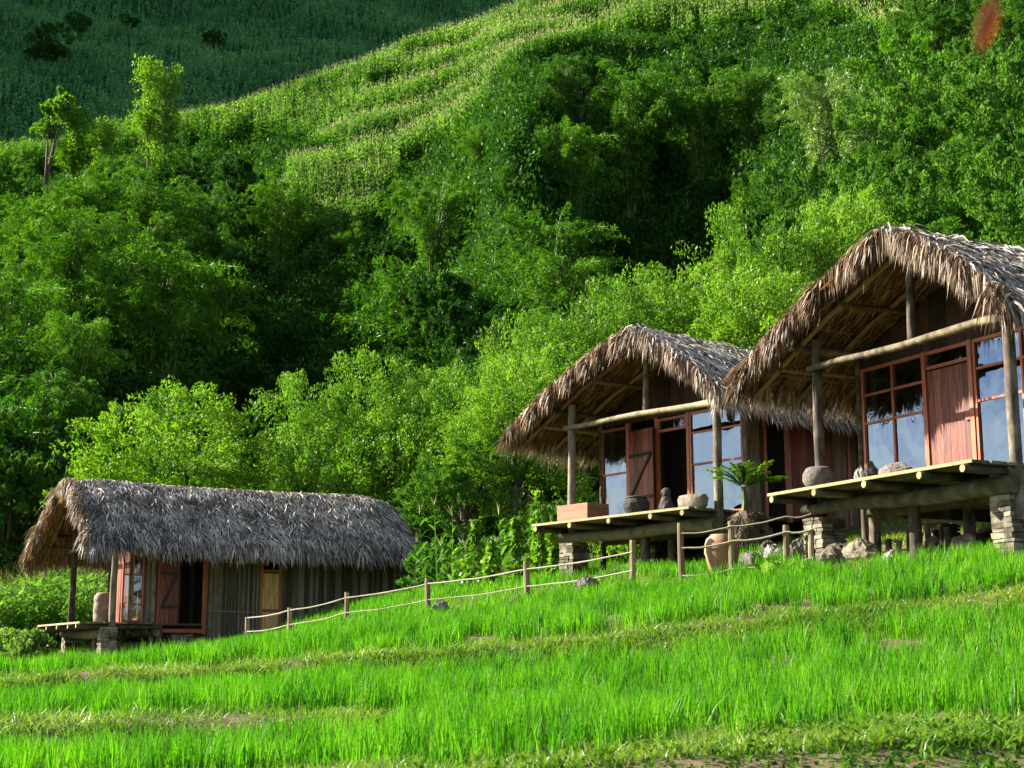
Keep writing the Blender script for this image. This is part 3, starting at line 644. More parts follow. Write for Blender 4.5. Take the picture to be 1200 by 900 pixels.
mb_ = MB(); mb_.box(WX1-.03, WX1, WF-.9, LEN, 2.1, ZPL+.03); put(mb_, 'side_wall', M['gable'], hL)
# front of left hut
plank_wall(hL, (-1.6, .55), (WX1, .55), 0, 2.2, M['red'], 'front_panel', pw=.18)
mb_ = MB(); mb_.log((WX1-.02, .55, -.3), (WX1-.02, .55, 2.3), .05); put(mb_, 'corner_post', M['logx'], hL)
window(hL, p0, d0, -4.6, -1.7, .1, 2.2, rails=(1.2,), mull=(-3.1,))
pillar(hL, -.02, -.1, -.12, glL(0, 0)-.3, .42); pillar(hL, -4.4, 0, -.35, glL(-4.4, 0)-.3, .42); pillar(hL, WX1, 2.0, -.3, glL(0, 2)-.4, .6)
for x, y in ((-2.35, .2), (-1.1, .6), (-.3, 1.4)):
    mb_ = MB(); mb_.log((x, y, glL(x, y)-.3), (x, y, -.2), .10, .10); put(mb_, 'stilt', M['log'], hL, smooth=True)

# ------------------------------------------------------------ things on the decks
def standing(name, label, cat, fr, x, y, parts_fn, z=.01, rz=0, group=None):
    p = fr.w(x, y, z); o = empty(name, tuple(p), fr.rz+rz); tag(o, label, cat, group); parts_fn(o); return o
def one(name, label, cat, fr, x, y, mb_, m, z=.01, rz=0, smooth=True, group=None, bevel=0):
    o = mb_.build(name, M[m], None, smooth=smooth, bevel=bevel); o.location = tuple(fr.w(x, y, z)); o.rotation_euler = (0, 0, fr.rz+rz); tag(o, label, cat, group); return o
random.seed(5)
fx_ = lambda fr, u, v, y: fr.on_front(u, v, y)[0]
# right deck
one('stone_pot', 'rough dark round stone pot at the left porch column of the nearest hut', 'pot', FR, fx_(FR, 959, 560, -.35), -.35,
    MB().lathe([(.15, 0), (.21, .06), (.25, .16), (.25, .27), (.21, .36), (.15, .39), (.13, .35)], 22, wob=.05), 'dark_rock')
one('jagged_rock', 'small pale spiky rock on the nearest deck, left of the two beside the boulder', 'rock', FR, fx_(FR, 1007, 548, -.3), -.3, MB().rock((0, 0, .13), (.12, .1, .16), 4, 10, .5), 'pale_rock', smooth=False)
one('pointed_rock', 'upright pointed grey rock on the nearest deck between spiky rock and flat boulder', 'rock', FR, fx_(FR, 1019, 545, -.25), -.25, MB().rock((0, 0, .15), (.13, .12, .2), 9, 10, .5), 'dark_rock', smooth=False)
one('boulder', 'broad flat-topped grey boulder on the nearest deck in front of the windows', 'boulder', FR, fx_(FR, 1052, 541, -.2), -.2, MB().rock((0, 0, .11), (.36, .26, .15), 17, 14, .2), 'dark_rock', smooth=False)
# middle deck
def boxparts(o):
    MB().box(-.5, .5, -.3, -.27, 0, .34).build('side_board', M['redbox'], o, bevel=.004)
    MB().box(-.5, .5, .27, .3, 0, .34).build('side_board', M['redbox'], o, bevel=.004)
    MB().box(-.5, -.47, -.268, .268, .002, .338).build('end_board', M['redbox'], o); MB().box(.47, .5, -.268, .268, .002, .338).build('end_board', M['redbox'], o)
    MB().box(-.468, .468, -.268, .268, .02, .28).build('lid', M['redbox'], o)
standing('wooden_crate', 'reddish plank box at the left end of the middle porch deck', 'box', FM, fx_(FM, 681, 600, -.5)+.0, -.45, boxparts)
def basket(o):
    prof = [(.18, 0), (.235, .06), (.27, .15), (.27, .24), (.23, .32), (.20, .34)]
    MB().lathe(prof, 26, wob=.035).build('woven_body', M['weave'], o, smooth=False)
    MB().lathe([(.20, .33), (.225, .345), (.225, .375), (.20, .385), (.17, .37)], 26).build('rim', M['dark_rock'], o, smooth=True)
standing('woven_basket', 'speckled round woven basket on the middle deck below the open red shutter', 'basket', FM, fx_(FM, 746, 596, -.4), -.4, basket)
one('standing_figure_stone', 'dark knobbly upright stone shaped like a hooded figure on the middle deck', 'stone', FM, fx_(FM, 781, 590, -.3), -.3,
    MB().lathe([(.15, 0), (.165, .08), (.14, .2), (.10, .29), (.075, .33), (.10, .38), (.105, .43), (.07, .48), (.03, .50)], 12, wob=.13), 'dark_rock', smooth=False)
m_ = MB().box(-.36, .36, -.17, .17, 0, .27, j=.03)
one('stone_trough', 'low grey stone trough at the right end of the middle deck', 'trough', FM, fx_(FM, 812, 592, -.35), -.35,
    MB().lathe([(.30, 0), (.36, .05), (.38, .2), (.34, .27), (.28, .28), (.24, .2)], 20, wob=.03, sy=.55), 'stone')
# left deck jar
one('clay_jar', 'tall ribbed clay jar beside the column on the porch of the lowest hut', 'jar', FL, fx_(FL, 120, 722, .1), .1,
    MB().lathe([(.20, 0), (.24, .06), (.255, .2), (.235, .24), (.26, .3), (.255, .5), (.235, .54), (.255, .6), (.24, .74), (.18, .82), (.14, .84)], 24, wob=.012), 'clay', z=.0)
# things on the ground near the huts
def ground_pt(u, v, Y): x = pt(u, v, Y)[0]; return (x, Y, terr(x, Y))
def on_ground(name, label, cat, u, v, Y, mb_, m, rz=0, smooth=True, dz=0, group=None):
    o = mb_.build(name, M[m], None, smooth=smooth); p = ground_pt(u, v, Y); o.location = (p[0], p[1], p[2]+dz); o.rotation_euler = (0, 0, rz); tag(o, label, cat, group); return o
on_ground('clay_urn', 'big peach coloured clay urn behind the fence under the middle porch', 'urn', 846, 640, 26.2,
    MB().lathe([(.20, 0), (.23, .12), (.27, .26), (.31, .42), (.31, .56), (.27, .66), (.21, .71), (.20, .74)], 22, wob=.03), 'paleclay')
# potted cycad on a shaggy stump
def fern(o):
    MB().lathe([(.26, 0), (.30, .2), (.27, .5), (.29, .7), (.22, .86), (.1, .95)], 14, wob=.16).build('stump', M['bark'], o)
    rs = np.random.RandomState(3); n = 500; a = rs.uniform(0, 6.28, n); zz = rs.uniform(.15, .9, n)
    b = np.stack([np.cos(a)*.24, np.sin(a)*.24, zz], 1); d = norm(np.stack([np.cos(a)*.6, np.sin(a)*.6, rs.normal(-.4, .4, n)], 1))
    link('dead_fronds', strip_mesh('dead_fronds', b, d, norm(np.cross(d, [0, 0, 1.])), rs.uniform(.1, .3, n), np.full(n, .02), np.tile([0, 0, -.06], (n, 1))), o, M['bark'])
    MB().tube([(0, 0, .9), (.02, 0, 1.15), (0, 0, 1.42)], [.07, .06, .05], 8, .1).build('stem', M['culm'], o)
    for k in range(15):
        an = k*2.4+.3; L = rs.uniform(.75, 1.05); el = rs.uniform(.5, 1.4)
        B = []; Dn = []; S_ = []; n = 46
        s = np.linspace(.08, 1, n); c = np.stack([np.cos(an)*np.cos(el)*L*s, np.sin(an)*np.cos(el)*L*s, 1.4+np.sin(el)*L*s-.27*s*s], 1)
        side = np.array([-math.sin(an), math.cos(an), 0.]); fw = norm(np.gradient(c, axis=0))
        bb = np.concatenate([c, c]); dd = norm(np.concatenate([fw*.7+side, fw*.7-side])+rs.normal(0, .1, (2*n, 3))); ln = np.tile(.24*np.sin(np.clip(s*1.05, 0, 1)*math.pi*.93+.12), 2)+.02
        sd = norm(np.cross(dd, np.tile([0, 0, 1.], (2*n, 1))))
        v1, q1_, t1, rq1, rt1 = strips(bb, dd, sd, ln, np.full(2*n, .032), np.tile([0, 0, -.05], (2*n, 1)), rnd=rs.rand(2*n))
        me = np_mesh('frond', v1, [q1_, t1], [rq1, rt1]); fo = link('frond', me, o, M['bright'])
p = ground_pt(873, 620, 28.3); o = empty('potted_palm', (p[0], p[1], FM.o[2]-1.05), .3); tag(o, 'small feathery palm growing from a shaggy stump between the middle and nearest hut', 'palm'); fern(o)
random.seed(11)
for k, (u, v, Y, sz, m, lab) in enumerate([
    (688, 686, 27.2, (.24, .2, .2), 'dark_rock', 'round dark rock in the grass by the lower fence rope left of the middle porch'),
    (905, 628, 26.8, (.22, .2, .22), 'pale_rock', 'pale silvery boulder on the rubble wall below the side door'),
    (928, 622, 26.5, (.2, .2, .18), 'pale_rock', 'pale boulder right of its twin, against the stone pillar'),
    (887, 628, 27, (.2, .2, .16), 'stone', 'brown cobble beside the shaggy palm stump'),
    (1043, 648, 22.3, (.15, .13, .16), 'pale_rock', 'white stone leaning at the stilt under the nearest deck'),
    (1010, 640, 24.0, (.36, .3, .26), 'stone', 'mossy brown boulder under the nearest deck left of the white stone'),
    (985, 645, 24.5, (.35, .3, .25), 'stone', 'low brown boulder behind the stone pillar of the nearest deck'),
    (1093, 632, 23.3, (.2, .15, .2), 'stone', 'small brown stone in shadow under the nearest deck'),
    (1130, 636, 23.0, (.25, .2, .2), 'stone', 'brown stone beside the right stone pillar of the nearest deck'),
    (412, 735, 32.5, (.16, .12, .1), 'pale_rock', 'small white stone in the grass at the foot of the fence'),
    (516, 722, 29.5, (.22, .15, .15), 'pale_rock', 'pale stone bedded in the bank below the third long fence span'),
    (604, 712, 28.3, (.16, .12, .12), 'stone', 'little brown stone on the bank under the fence left of the middle hut'),
    (720, 694, 26.3, (.14, .12, .08), 'clay', 'flat reddish stone on the path edge below the middle porch'),
    (940, 648, 26.0, (.3, .2, .3), 'dark_rock', 'dark rubble block behind the left stone pillar'),
    (880, 660, 26.9, (.28, .2, .2), 'dark_rock', 'dark wet rock in the rubble between the clay urn and stone pillar'),
    (900, 650, 27.0, (.24, .2, .24), 'dark_rock', 'dark block in the middle of the rubble wall behind the rope fence'),
    (920, 655, 26.6, (.24, .2, .2), 'dark_rock', 'dark squat rock at the base of the rubble wall behind the rope fence'),
    ]):
    on_ground('rock', lab, 'rock', u, v, Y, MB().rock((0, 0, sz[2]*.6), sz, 30+k, 14, .3), m, rz=k, smooth=False)
# firewood stack behind the nearest deck: split logs standing in a row
random.seed(3)
for k in range(9):
    u = 1015+k*12+random.uniform(-3, 3); h_ = random.uniform(.2, .45)
    mb_ = MB(); mb_.log((0, 0, -.15), (random.uniform(-.08, .08), random.uniform(-.05, .05), h_), random.uniform(.04, .07), .05, seg=3)
    on_ground('wood_stub', '%s stub of cut wood from the left, standing in shade under the nearest deck' % ['first', 'second', 'third', 'fourth', 'fifth', 'sixth', 'seventh', 'eighth', 'last'][k], 'wood stub', u, 630, 24.4+random.uniform(-.3, .3), mb_, 'logx', group='wood stubs standing under the nearest deck')

# ------------------------------------------------------------ fences
def fence(posts, label, rails, name='rope_fence'):
    """posts: (u, vfoot, Y, height)"""
    P = [np.array(ground_pt(u, v, Y)) for u, v, Y, h_ in posts]
    o = empty(name, tuple(P[0])); tag(o, label, 'fence')
    for q, (u, v, Y, h_) in zip(P, posts):
        q = q-P[0]; mb_ = MB(); mb_.log((q[0], q[1], q[2]-.2), (q[0]+random.uniform(-.03, .03), q[1], q[2]+h_), .06, .055, seg=4, n=9)
        mb_.build('post', M['postwood'], o, smooth=False)
    for hz, rr in rails:
        for i in range(len(P)-1):
            a = P[i]-P[0]; b = P[i+1]-P[0]; pts = []
            for k in range(9):
                s = k/8; c = a+(b-a)*s; pts.append((c[0], c[1]-.06, c[2]+hz+(.0 if k in (0, 8) else random.uniform(-.006, .006))-.035*math.sin(math.pi*s)))
            MB().tube(pts, rr, 6, .15).build('rail', M['rope'], o)
random.seed(8)
fence([(290, 742, 36.5, .62), (340, 736, 34.8, .66), (406, 724, 33.2, .72), (502, 708, 31.2, .72), (618, 696, 29, .74), (741, 680, 26.9, .82)],
      'long rope fence climbing the grass bank from the lowest hut to the middle hut', [(.60, .016), (.27, .014)])
fence([(799, 664, 26.2, 1.05), (858, 662, 25.7, .95), (922, 650, 25.2, .72), (952, 650, 25.0, .6)],
      'short rope fence of pale posts in front of the middle porch and clay urn', [(.60, .02), (.12, .016), (.86, .014)])

# ------------------------------------------------------------ vegetation meshes
def unit(rs, n):
    a = rs.normal(0, 1, (n, 3)); return norm(a)
def leaf_cloud(rs, stems, per, ls, lw, spread, droop=.25, up=.25):
    """stems: (p0, dir, length) arrays; leaves placed round each stem"""
    p0, d, L = stems; n = len(p0)
    P = np.repeat(p0, per, 0); DD = np.repeat(d, per, 0); LL = np.repeat(L, per)
    s = rs.rand(n*per)**.8
    c = P+DD*(LL*s)[:, None]+unit(rs, n*per)*(spread*LL*(1.05-.6*s))[:, None]
    c[:, 2] -= droop*LL*s*s
    ax = norm(DD*.8+unit(rs, n*per)*.9+np.array([0, 0, up])); nr = norm(unit(rs, n*per)*.8+np.array([0, 0, .8]))
    sd = norm(np.cross(ax, nr)); l_ = ls*rs.uniform(.6, 1.3, n*per)
    V_, q = diamonds(c, ax, sd, l_, l_*lw); rr = np.repeat(rs.rand(n), per)*.6+rs.rand(n*per)*.4
    return V_, q, rr
def broad_tree(seed, H, R, m, nshoot=240, per=85, ls=.15, lw=.5, lobes=9, bole=.25, shoot=.75, squash=.8):
    rs = np.random.RandomState(seed); random.seed(seed)
    cz = H*(1+bole)/2; hh = H*(1-bole)/2
    C = []; RR = []
    for k in range(lobes):
        a = rs.rand()*6.28; r = R*.55*math.sqrt(rs.rand()); z = cz+hh*rs.uniform(-.6, .62)
        C.append((r*math.cos(a), r*math.sin(a), z)); RR.append(R*rs.uniform(.34, .55))
    C = np.array(C); RR = np.array(RR)
    P = []
    while len(P) < nshoot:
        k = rs.randint(lobes); d = unit(rs, 1)[0]; d[2] = d[2]*.9+.12
        p = C[k]+d*RR[k]*np.array([1, 1, squash])
        if p[2] < H*bole*.6: continue
        ins = (np.linalg.norm(C-p, axis=1) < RR*.75).any()
        if ins and rs.rand() < .75: continue
        P.append(np.concatenate([p, d]))
    P = np.array(P); d = norm(P[:, 3:]+np.array([0, 0, .55])+rs.normal(0, .25, (len(P), 3)))
    L = rs.uniform(.5, 1.1, len(P))*shoot
    V_, q, rr = leaf_cloud(rs, (P[:, :3]-d*L[:, None]*.5, d, L), per, ls, lw, .33)
    crown = np_mesh('crown', V_, [q], [rr]); crown.materials.append(M[m])
    mb_ = MB(); mb_.tube([(0, 0, -.8), (.1, 0, H*.2), (0, .1, H*.5), (.1, 0, H*.8)], [R*.07, R*.055, R*.035, R*.012], 8, .08)
    for k in range(lobes):
        c = C[k]; z0 = H*rs.uniform(.15, .4); mb_.tube([(0, 0, z0), (c[0]*.5, c[1]*.5, (z0+c[2])/2+.2), tuple(c)], [R*.035, R*.02, R*.008], 6, .08)
    tr = mb_.mesh('trunk', True); tr.materials.append(M['bark'])
    return crown, tr
def bamboo(seed, H, R, m='bamboo', culms=40, per=560, ls=.32, lw=.22):
    rs = np.random.RandomState(seed); random.seed(seed); mb_ = MB(); P = []; Dn = []; LL = []
    for k in range(culms):
        a = rs.rand()*6.28; rad = R*rs.uniform(.25, 1.0); h = H*rs.uniform(.7, 1.0)*(1-.25*(rad/R)**2); b = np.array([math.cos(a)*.6*rs.rand(), math.sin(a)*.6*rs.rand(), -.5])
        s = np.linspace(0, 1, 9); x = b[0]+math.cos(a)*rad*s**2.2; y = b[1]+math.sin(a)*rad*s**2.2; z = b[2]+h*np.sin(s*1.75)/np.sin(1.5708)
        pts = np.stack([x, y, z], 1); mb_.tube([tuple(q) for q in pts], list(np.linspace(.06, .012, 9)), 5)
        ns = 34
        ss = rs.uniform(.08, 1.0, ns)**.8; px = np.interp(ss, s, x); py = np.interp(ss, s, y); pz = np.interp(ss, s, z)
        dd = norm(np.stack([np.cos(a)*.5+rs.normal(0, .7, ns), np.sin(a)*.5+rs.normal(0, .7, ns), rs.normal(.05, .35, ns)], 1))
        P.append(np.stack([px, py, pz], 1)); Dn.append(dd); LL.append(rs.uniform(.5, 1.25, ns)*(1.1-.35*ss))
    P = np.concatenate(P); Dn = np.concatenate(Dn); LL = np.concatenate(LL)
    V_, q, rr = leaf_cloud(rs, (P, Dn, LL), per//34, ls, lw, .30, droop=.5, up=-.25)
    cr_ = np_mesh('foliage', V_, [q], [rr]); cr_.materials.append(M[m]); tr = mb_.mesh('culms', True); tr.materials.append(M['culm'])
    return cr_, tr
PROT = {}
for k in range(3): PROT['bright', k] = broad_tree(100+k, 6.5, 3.2, 'bright', 300, 150, .115, .42, lobes=13, bole=.08, shoot=1.25, squash=1.15)
for k in range(3): PROT['mid', k] = broad_tree(120+k, 7.5, 3.3, 'mid', 280, 120, .15, .48, lobes=10, bole=.12, shoot=.9)
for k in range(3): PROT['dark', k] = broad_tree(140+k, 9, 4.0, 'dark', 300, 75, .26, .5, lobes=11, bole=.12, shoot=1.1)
for k in range(3): PROT['bamboo', k] = bamboo(160+k, 10.5, 4.6)
PROT['pale', 0] = bamboo(170, 8, 3.4, 'pale', 26, 480, .3, .16)
PROT['slim', 0] = broad_tree(181, 11, 1.5, 'bright', 210, 26, .24, .5, lobes=18, bole=.06, shoot=1.6, squash=1.6)
PROT['sapling', 0] = broad_tree(190, 7, 1.5, 'bright', 42, 60, .26, .55, lobes=6, bole=.55, shoot=.8)
HT = {'bright': 6.8, 'mid': 7.8, 'dark': 9.3, 'bamboo': 10.2, 'pale': 8, 'slim': 11, 'sapling': 7.2}
NAMES = {'bright': ('leafy_tree', 'crown', 'trunk'), 'mid': ('broadleaf_tree', 'crown', 'trunk'), 'dark': ('forest_tree', 'crown', 'trunk'), 'bamboo': ('bamboo_clump', 'foliage', 'culms'),
         'pale': ('pale_bamboo_clump', 'foliage', 'culms'), 'slim': ('slender_tree', 'crown', 'trunk'), 'sapling': ('sapling_tree', 'crown', 'trunk')}
prng = random.Random(77)
TREES = []
def tree(kind, x, y, h, label, group=None, wide=1.0):
    ks = [k for k in PROT if k[0] == kind]; k = prng.choice(ks); c, t = PROT[k]; nm = NAMES[kind]
    s = h/HT[kind]; z = terr(x, y)-.2
    o = empty(nm[0], (x, y, z), prng.uniform(0, 6.28)); o.scale = (s*wide, s*wide, s)
    link(nm[1], c, o); link(nm[2], t, o)
    tag(o, label, 'bamboo' if 'bamboo' in nm[0] else 'tree', group); TREES.append((x, y, h)); return o
def tree_at(kind, u, vtop, Y, label, wide=1.0, group=None, mn=2.5):
    x = tt(u, vtop)*Y; z = terr(x, Y); h = elev(vtop)*Y-z
    return tree(kind, x, Y, max(h, mn), label, group, wide)
for a_ in [
 ('bright', 235, 462, 57, 'rounded bright green tree rising just behind the ridge of the lowest hut', 1.15),
 ('mid', 160, 530, 62, 'low dim tree between the lowest hut and the shaded forest at left', 1.0),
 ('bright', 392, 462, 57, 'lone light green tree with ragged top right of the rounded one behind the lowest hut', .85),
 ('bright', 425, 470, 54, 'bright bushy tree over the right end of the lowest roof', 1.1),
 ('bright', 480, 425, 56, 'tall bright tree halfway between the lowest and middle hut', .95),
 ('bright', 545, 402, 54, 'bright green tree with feathery top left of the middle hut', .95),
 ('bright', 600, 415, 49, 'dense bright tree touching the left eave of the middle hut', .95),
 ('mid', 545, 500, 48, 'darker green bush-like tree low between the huts', 1.1),
 ('bright', 640, 372, 56, 'light green tree directly above the left eave of the middle hut', .9),
 ('bright', 692, 362, 54, 'spiky topped light green tree over the left roof slope of the middle hut', .9),
 ('bright', 745, 345, 55, 'light green tree right above the ridge of the middle hut', .9),
 ('bright', 790, 318, 55, 'tall leafy tree behind the right roof slope of the middle hut', .9),
 ('bright', 838, 262, 58, 'tallest bright tree in the gap between the middle and nearest roof', .85),
 ('bright', 885, 290, 52, 'yellow green tree left of the nearest roof', .9),
 ('bright', 925, 262, 55, 'yellow green tree with rounded head against the gable slope of the nearest roof', .9),
 ('bright', 975, 232, 57, 'yellow green tree rising behind the gable top of the nearest roof', .9),
 ('mid', 1025, 196, 62, 'glossy mid green tree behind the gable top of the nearest roof', .9),
 ('mid', 1085, 165, 60, 'glossy mid green tree over the ridge of the nearest roof', .95),
 ('mid', 1140, 140, 57, 'tall glossy tree near the right edge above the nearest roof', .95),
 ('mid', 1195, 160, 50, 'glossy tree cut by the right edge just above the nearest roof', .95),
 ('mid', 1215, 60, 68, 'tall glossy tree in the upper right corner', .9),
 ('mid', 1110, 40, 78, 'glossy tree high in the upper right, left of the hanging red leaf', .9),
 ('mid', 1040, 110, 75, 'glossy tree right of the pale bamboo', .9),
 ('mid', 1160, -10, 82, 'highest glossy tree at the top right border', .9),
 ('mid', 935, 185, 72, 'mid green tree on the edge of the dark hollow above the bright trees', .8),
 ('mid', 990, 160, 78, 'mid green tree below the pale bamboo', .8),
 ('pale', 960, 62, 100, 'pale yellowish drooping bamboo at the right of the dark hollow', .9),
 ('pale', 1000, 75, 98, 'second pale drooping bamboo right beside the palest one', .8),
 ('slim', 180, 50, 150, 'slender light green tree on the left skyline against the shaded far hill', .9),
 ('slim', 198, 62, 149, 'slightly shorter slender tree touching the tallest one on the left skyline', .8),
 ('sapling', 62, 92, 148, 'thin bare-stemmed tree with a small tuft on the left skyline', .9),
 ('slim', 92, 108, 148, 'leaning leafy crown right of the bare-stemmed skyline tree', 1.2),
 ('slim', 122, 130, 146, 'low leafy crown on the left skyline before the slender trees', 1.2),
 ('mid', 0, 168, 146, 'rounded tree cut by the left edge on the skyline', 1.0),
 ('bamboo', 600, 80, 118, 'tall bamboo clump below the maize terraces at the centre', .9),
 ('bamboo', 660, 60, 120, 'high bamboo plume right of the central clump', .8),
 ('bamboo', 735, 62, 118, 'topmost bamboo plume with a sunlit left side over the dark hollow', .9),
 ('bamboo', 560, 140, 108, 'sunlit bamboo clump at the left rim of the dark hollow', .9),
 ('bamboo', 590, 190, 98, 'drooping sunlit bamboo plume hanging into the dark hollow', .7),
 ('bamboo', 640, 160, 104, 'bamboo clump standing at the shaded side of the sunlit plumes', .9),
 ('bamboo', 510, 195, 104, 'bamboo clump with arching heads above the middle of the forest', .8),
 ('bamboo', 820, 72, 118, 'dark topped bamboo clump at the upper edge of the dark hollow', .9),
 ('bamboo', 178, 190, 112, 'large sunlit bamboo clump high on the left slope below the skyline trees', 1.0),
 ('bamboo', 60, 215, 104, 'large sunlit bamboo clump at the upper left below the skyline', 1.0),
 ('bamboo', 120, 245, 96, 'broad sunlit bamboo clump in the middle of the left slope', 1.0),
 ('bamboo', 190, 262, 92, 'bamboo clump with drooping heads at the rim of the left hollow', 1.0),
 ('bamboo', 20, 300, 86, 'sunlit bamboo clump by the left edge halfway down the slope', 1.0),
 ('bamboo', 95, 350, 78, 'bamboo clump above the front end of the lowest hut', .9),
 ('bamboo', -60, 400, 68, 'tall bamboo added at the left border to cast shade', 1.0),  # this bamboo and the next two are added to shade the left slope
 ('bamboo', -90, 330, 78, 'tall bamboo added beyond the left border to cast shade', 1.0),
 ('bamboo', -130, 440, 60, 'low bamboo added beyond the left border to cast shade', 1.0),
 ('dark', 30, 470, 66, 'dark tree beside the left edge above the lowest hut', 1.0),
 ('bamboo', 625, 95, 112, 'tallest central bamboo clump casting shade over the hollow', .95),
 ('bamboo', 668, 130, 104, 'bamboo clump half in shade at the upper rim of the dark hollow', .9),
 ('dark', 535, 300, 88, 'dark tree filling the slope left of the dark hollow', .9),
 ('dark', 560, 330, 80, 'dark tree low at the left foot of the dark hollow', .9),
 ('bamboo', 500, 280, 92, 'bamboo clump in half shade in the middle of the wood', .9),
 ('bamboo', 872, 66, 116, 'dark bamboo clump left of the pale bamboo', .9),
 ]:
    tree_at(a_[0], a_[1], a_[2], a_[3], a_[4], a_[5])

# forest cover on the slope
MAIZE = [(-80, 240), (-80, 150), (0, 168), (120, 135), (225, 115), (300, 75), (420, 40), (620, -10), (1100, -10), (1095, 48), (1040, 50), (940, 20), (800, 50), (700, 55), (590, 95), (545, 165), (430, 215), (400, 190), (330, 165), (230, 170), (120, 185), (0, 225)]
MAIZE2 = [(340, 200), (420, 195), (470, 200), (440, 260), (400, 300), (340, 330), (320, 260)]
def inside(poly, x, y):
    r = np.zeros(len(x), bool); n = len(poly); j = n-1
    for i in range(n):
        xi, yi = poly[i]; xj, yj = poly[j]
        c = ((yi > y) != (yj > y)) & (x < (xj-xi)*(y-yi)/((yj-yi) or 1e-9)+xi); r ^= c; j = i
    return r
def project(x, y, z):
    yc = y*CP+z*SP; zc = -y*SP+z*CP; return 600+FPX*x/yc, 450-FPX*zc/yc
frs = np.random.RandomState(12)
regions = {
 'left': ('dense forest trees of the left slope', 'dense green tree of the closed forest on the left slope, crown touching its neighbours'),
 'leftb': ('bamboo of the left slope', 'arching bamboo clump in the closed forest on the left slope'),
 'mid': ('shaded trees of the central hollow', 'dark forest tree in the central hollow above the bright trees'),
 'midb': ('bamboo in the central hollow', 'arching bamboo clump in the central hollow above the bright trees'),
 'right': ('glossy trees of the right slope', 'mid green glossy tree in the wood of the right slope'),
}
LAND = [('the ridge of the lowest hut', 270, 560), ('the front gable of the lowest hut', 70, 600), ('the apex of the middle hut', 745, 392), ('the left eave of the middle hut', 585, 520),
        ('the apex of the nearest hut', 1050, 262), ('the pale bamboo', 975, 110), ('the hanging red leaf', 1156, 30), ('the slender skyline trees', 190, 90), ('the bare-stemmed skyline tree', 62, 120),
        ('the middle of the photo', 600, 440), ('the rounded tree behind the lowest hut', 235, 500), ('the black hollow', 760, 240), ('the lower edge of the maize field', 420, 215), ('the top border above the hollow', 800, 15),
        ('the left edge halfway up the slope', 5, 330), ('the right edge above the nearest roof', 1195, 200)]
USED = set()
def place_words(kind, u, v):
    for nm, lu, lv in sorted(LAND, key=lambda q: math.hypot(u-q[1], v-q[2])):
        du, dv = u-lu, v-lv; d = math.hypot(du, dv)
        a = (['above'] if dv < -abs(du)*.41 else ['below'] if dv > abs(du)*.41 else [])+(['left'] if du < -abs(dv)*.41 else ['right'] if du > abs(dv)*.41 else [])
        q = 'just' if d < 55 else 'a little' if d < 100 else 'some way' if d < 160 else 'well' if d < 260 else 'far'
        w_ = ' and to the '.join(a) if len(a) > 1 else a[0]
        t_ = '%s %s %s%s %s' % (kind, q, w_, '' if a[-1] in ('above', 'below') else ' of', nm)
        if len(t_.split()) <= 16 and t_ not in USED: USED.add(t_); return t_
    return kind
cnt = 0
pts_ = []
for k in range(9000):
    y = 58+(150-58)*frs.rand()**.9; t = frs.uniform(-.40, .40); x = t*y
    sp = 3.9+.022*(y-55)
    if any((x-a)**2+(y-b)**2 < sp*sp for a, b, _ in TREES): continue
    z = terr(x, y); u, v = project(x, y, z); u2, v2 = project(x, y, z+7.5)
    uu = np.array([u]); 
    if inside(MAIZE, uu, np.array([v]))[0] or inside(MAIZE, uu, np.array([v2]))[0] or inside(MAIZE2, uu, np.array([v]))[0]: continue
    if v2 < np.interp(u, [-200, 0, 230, 300], [185, 205, 165, 150]) and u < 300: continue
    if 318 < u < 365 and v > 500: continue
    if u > 900 and y < 62: continue
    if 600 < u < 1060 and v2 < 48: continue
    if u > 1245 or u < -160: continue
    if u < 250: g = 'left'
    elif u < 900: g = 'mid'
    else: g = 'right'
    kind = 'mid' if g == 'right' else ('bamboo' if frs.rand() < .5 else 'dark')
    h = frs.uniform(5.0, 8.0) if y < 140 else frs.uniform(3.0, 4.5)
    if kind == 'bamboo': h *= 1.2
    # trees kept low so the hollow floors stay in shade
    if 250 < u < 430 and y < 118: h *= .72
    if 690 < u < 930 and y < 125: h *= .72
    gk = g+('b' if kind == 'bamboo' else '')
    if gk == 'rightb': gk = 'right'
    if 60 < y < 75 and 330 < u < 900: h *= .75
    gr, lb = regions[gk]; uc, vc = project(x, y, z+h*.6)
    if 12 < uc < 1188 and 5 < vc < 895:
        lb = {'left': 'dense forest tree', 'leftb': 'bamboo clump', 'mid': 'dark forest tree', 'midb': 'bamboo clump', 'right': 'glossy tree'}[gk]
        lb = place_words(lb, uc, vc)
    else: lb = 'forest tree mostly cut off by the border of the photo'; gr = 'forest trees cut off by the border'
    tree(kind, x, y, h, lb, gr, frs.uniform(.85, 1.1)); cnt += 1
    if cnt >= 235: break
print('forest trees', cnt)

# undergrowth on the hillside
rs = np.random.RandomState(21); n = 48000
y = 52+(205-52)*rs.rand(n); t = rs.uniform(-.5, .5, n); x = t*y; z = terrain(x, y)[0]
P = np.stack([x, y, z], 1); d = norm(np.stack([rs.normal(0, .6, n), rs.normal(-.2, .6, n), rs.uniform(.4, 1.2, n)], 1)); L = rs.uniform(.6, 2.2, n)
V_, q, rr = leaf_cloud(rs, (P, d, L), 30, .40, .4, .5)
tag(link('undergrowth', np_mesh('undergrowth', V_, [q], [rr]), None, M['dark']), 'low leafy scrub covering the hillside between the trees', 'undergrowth', kind='stuff')

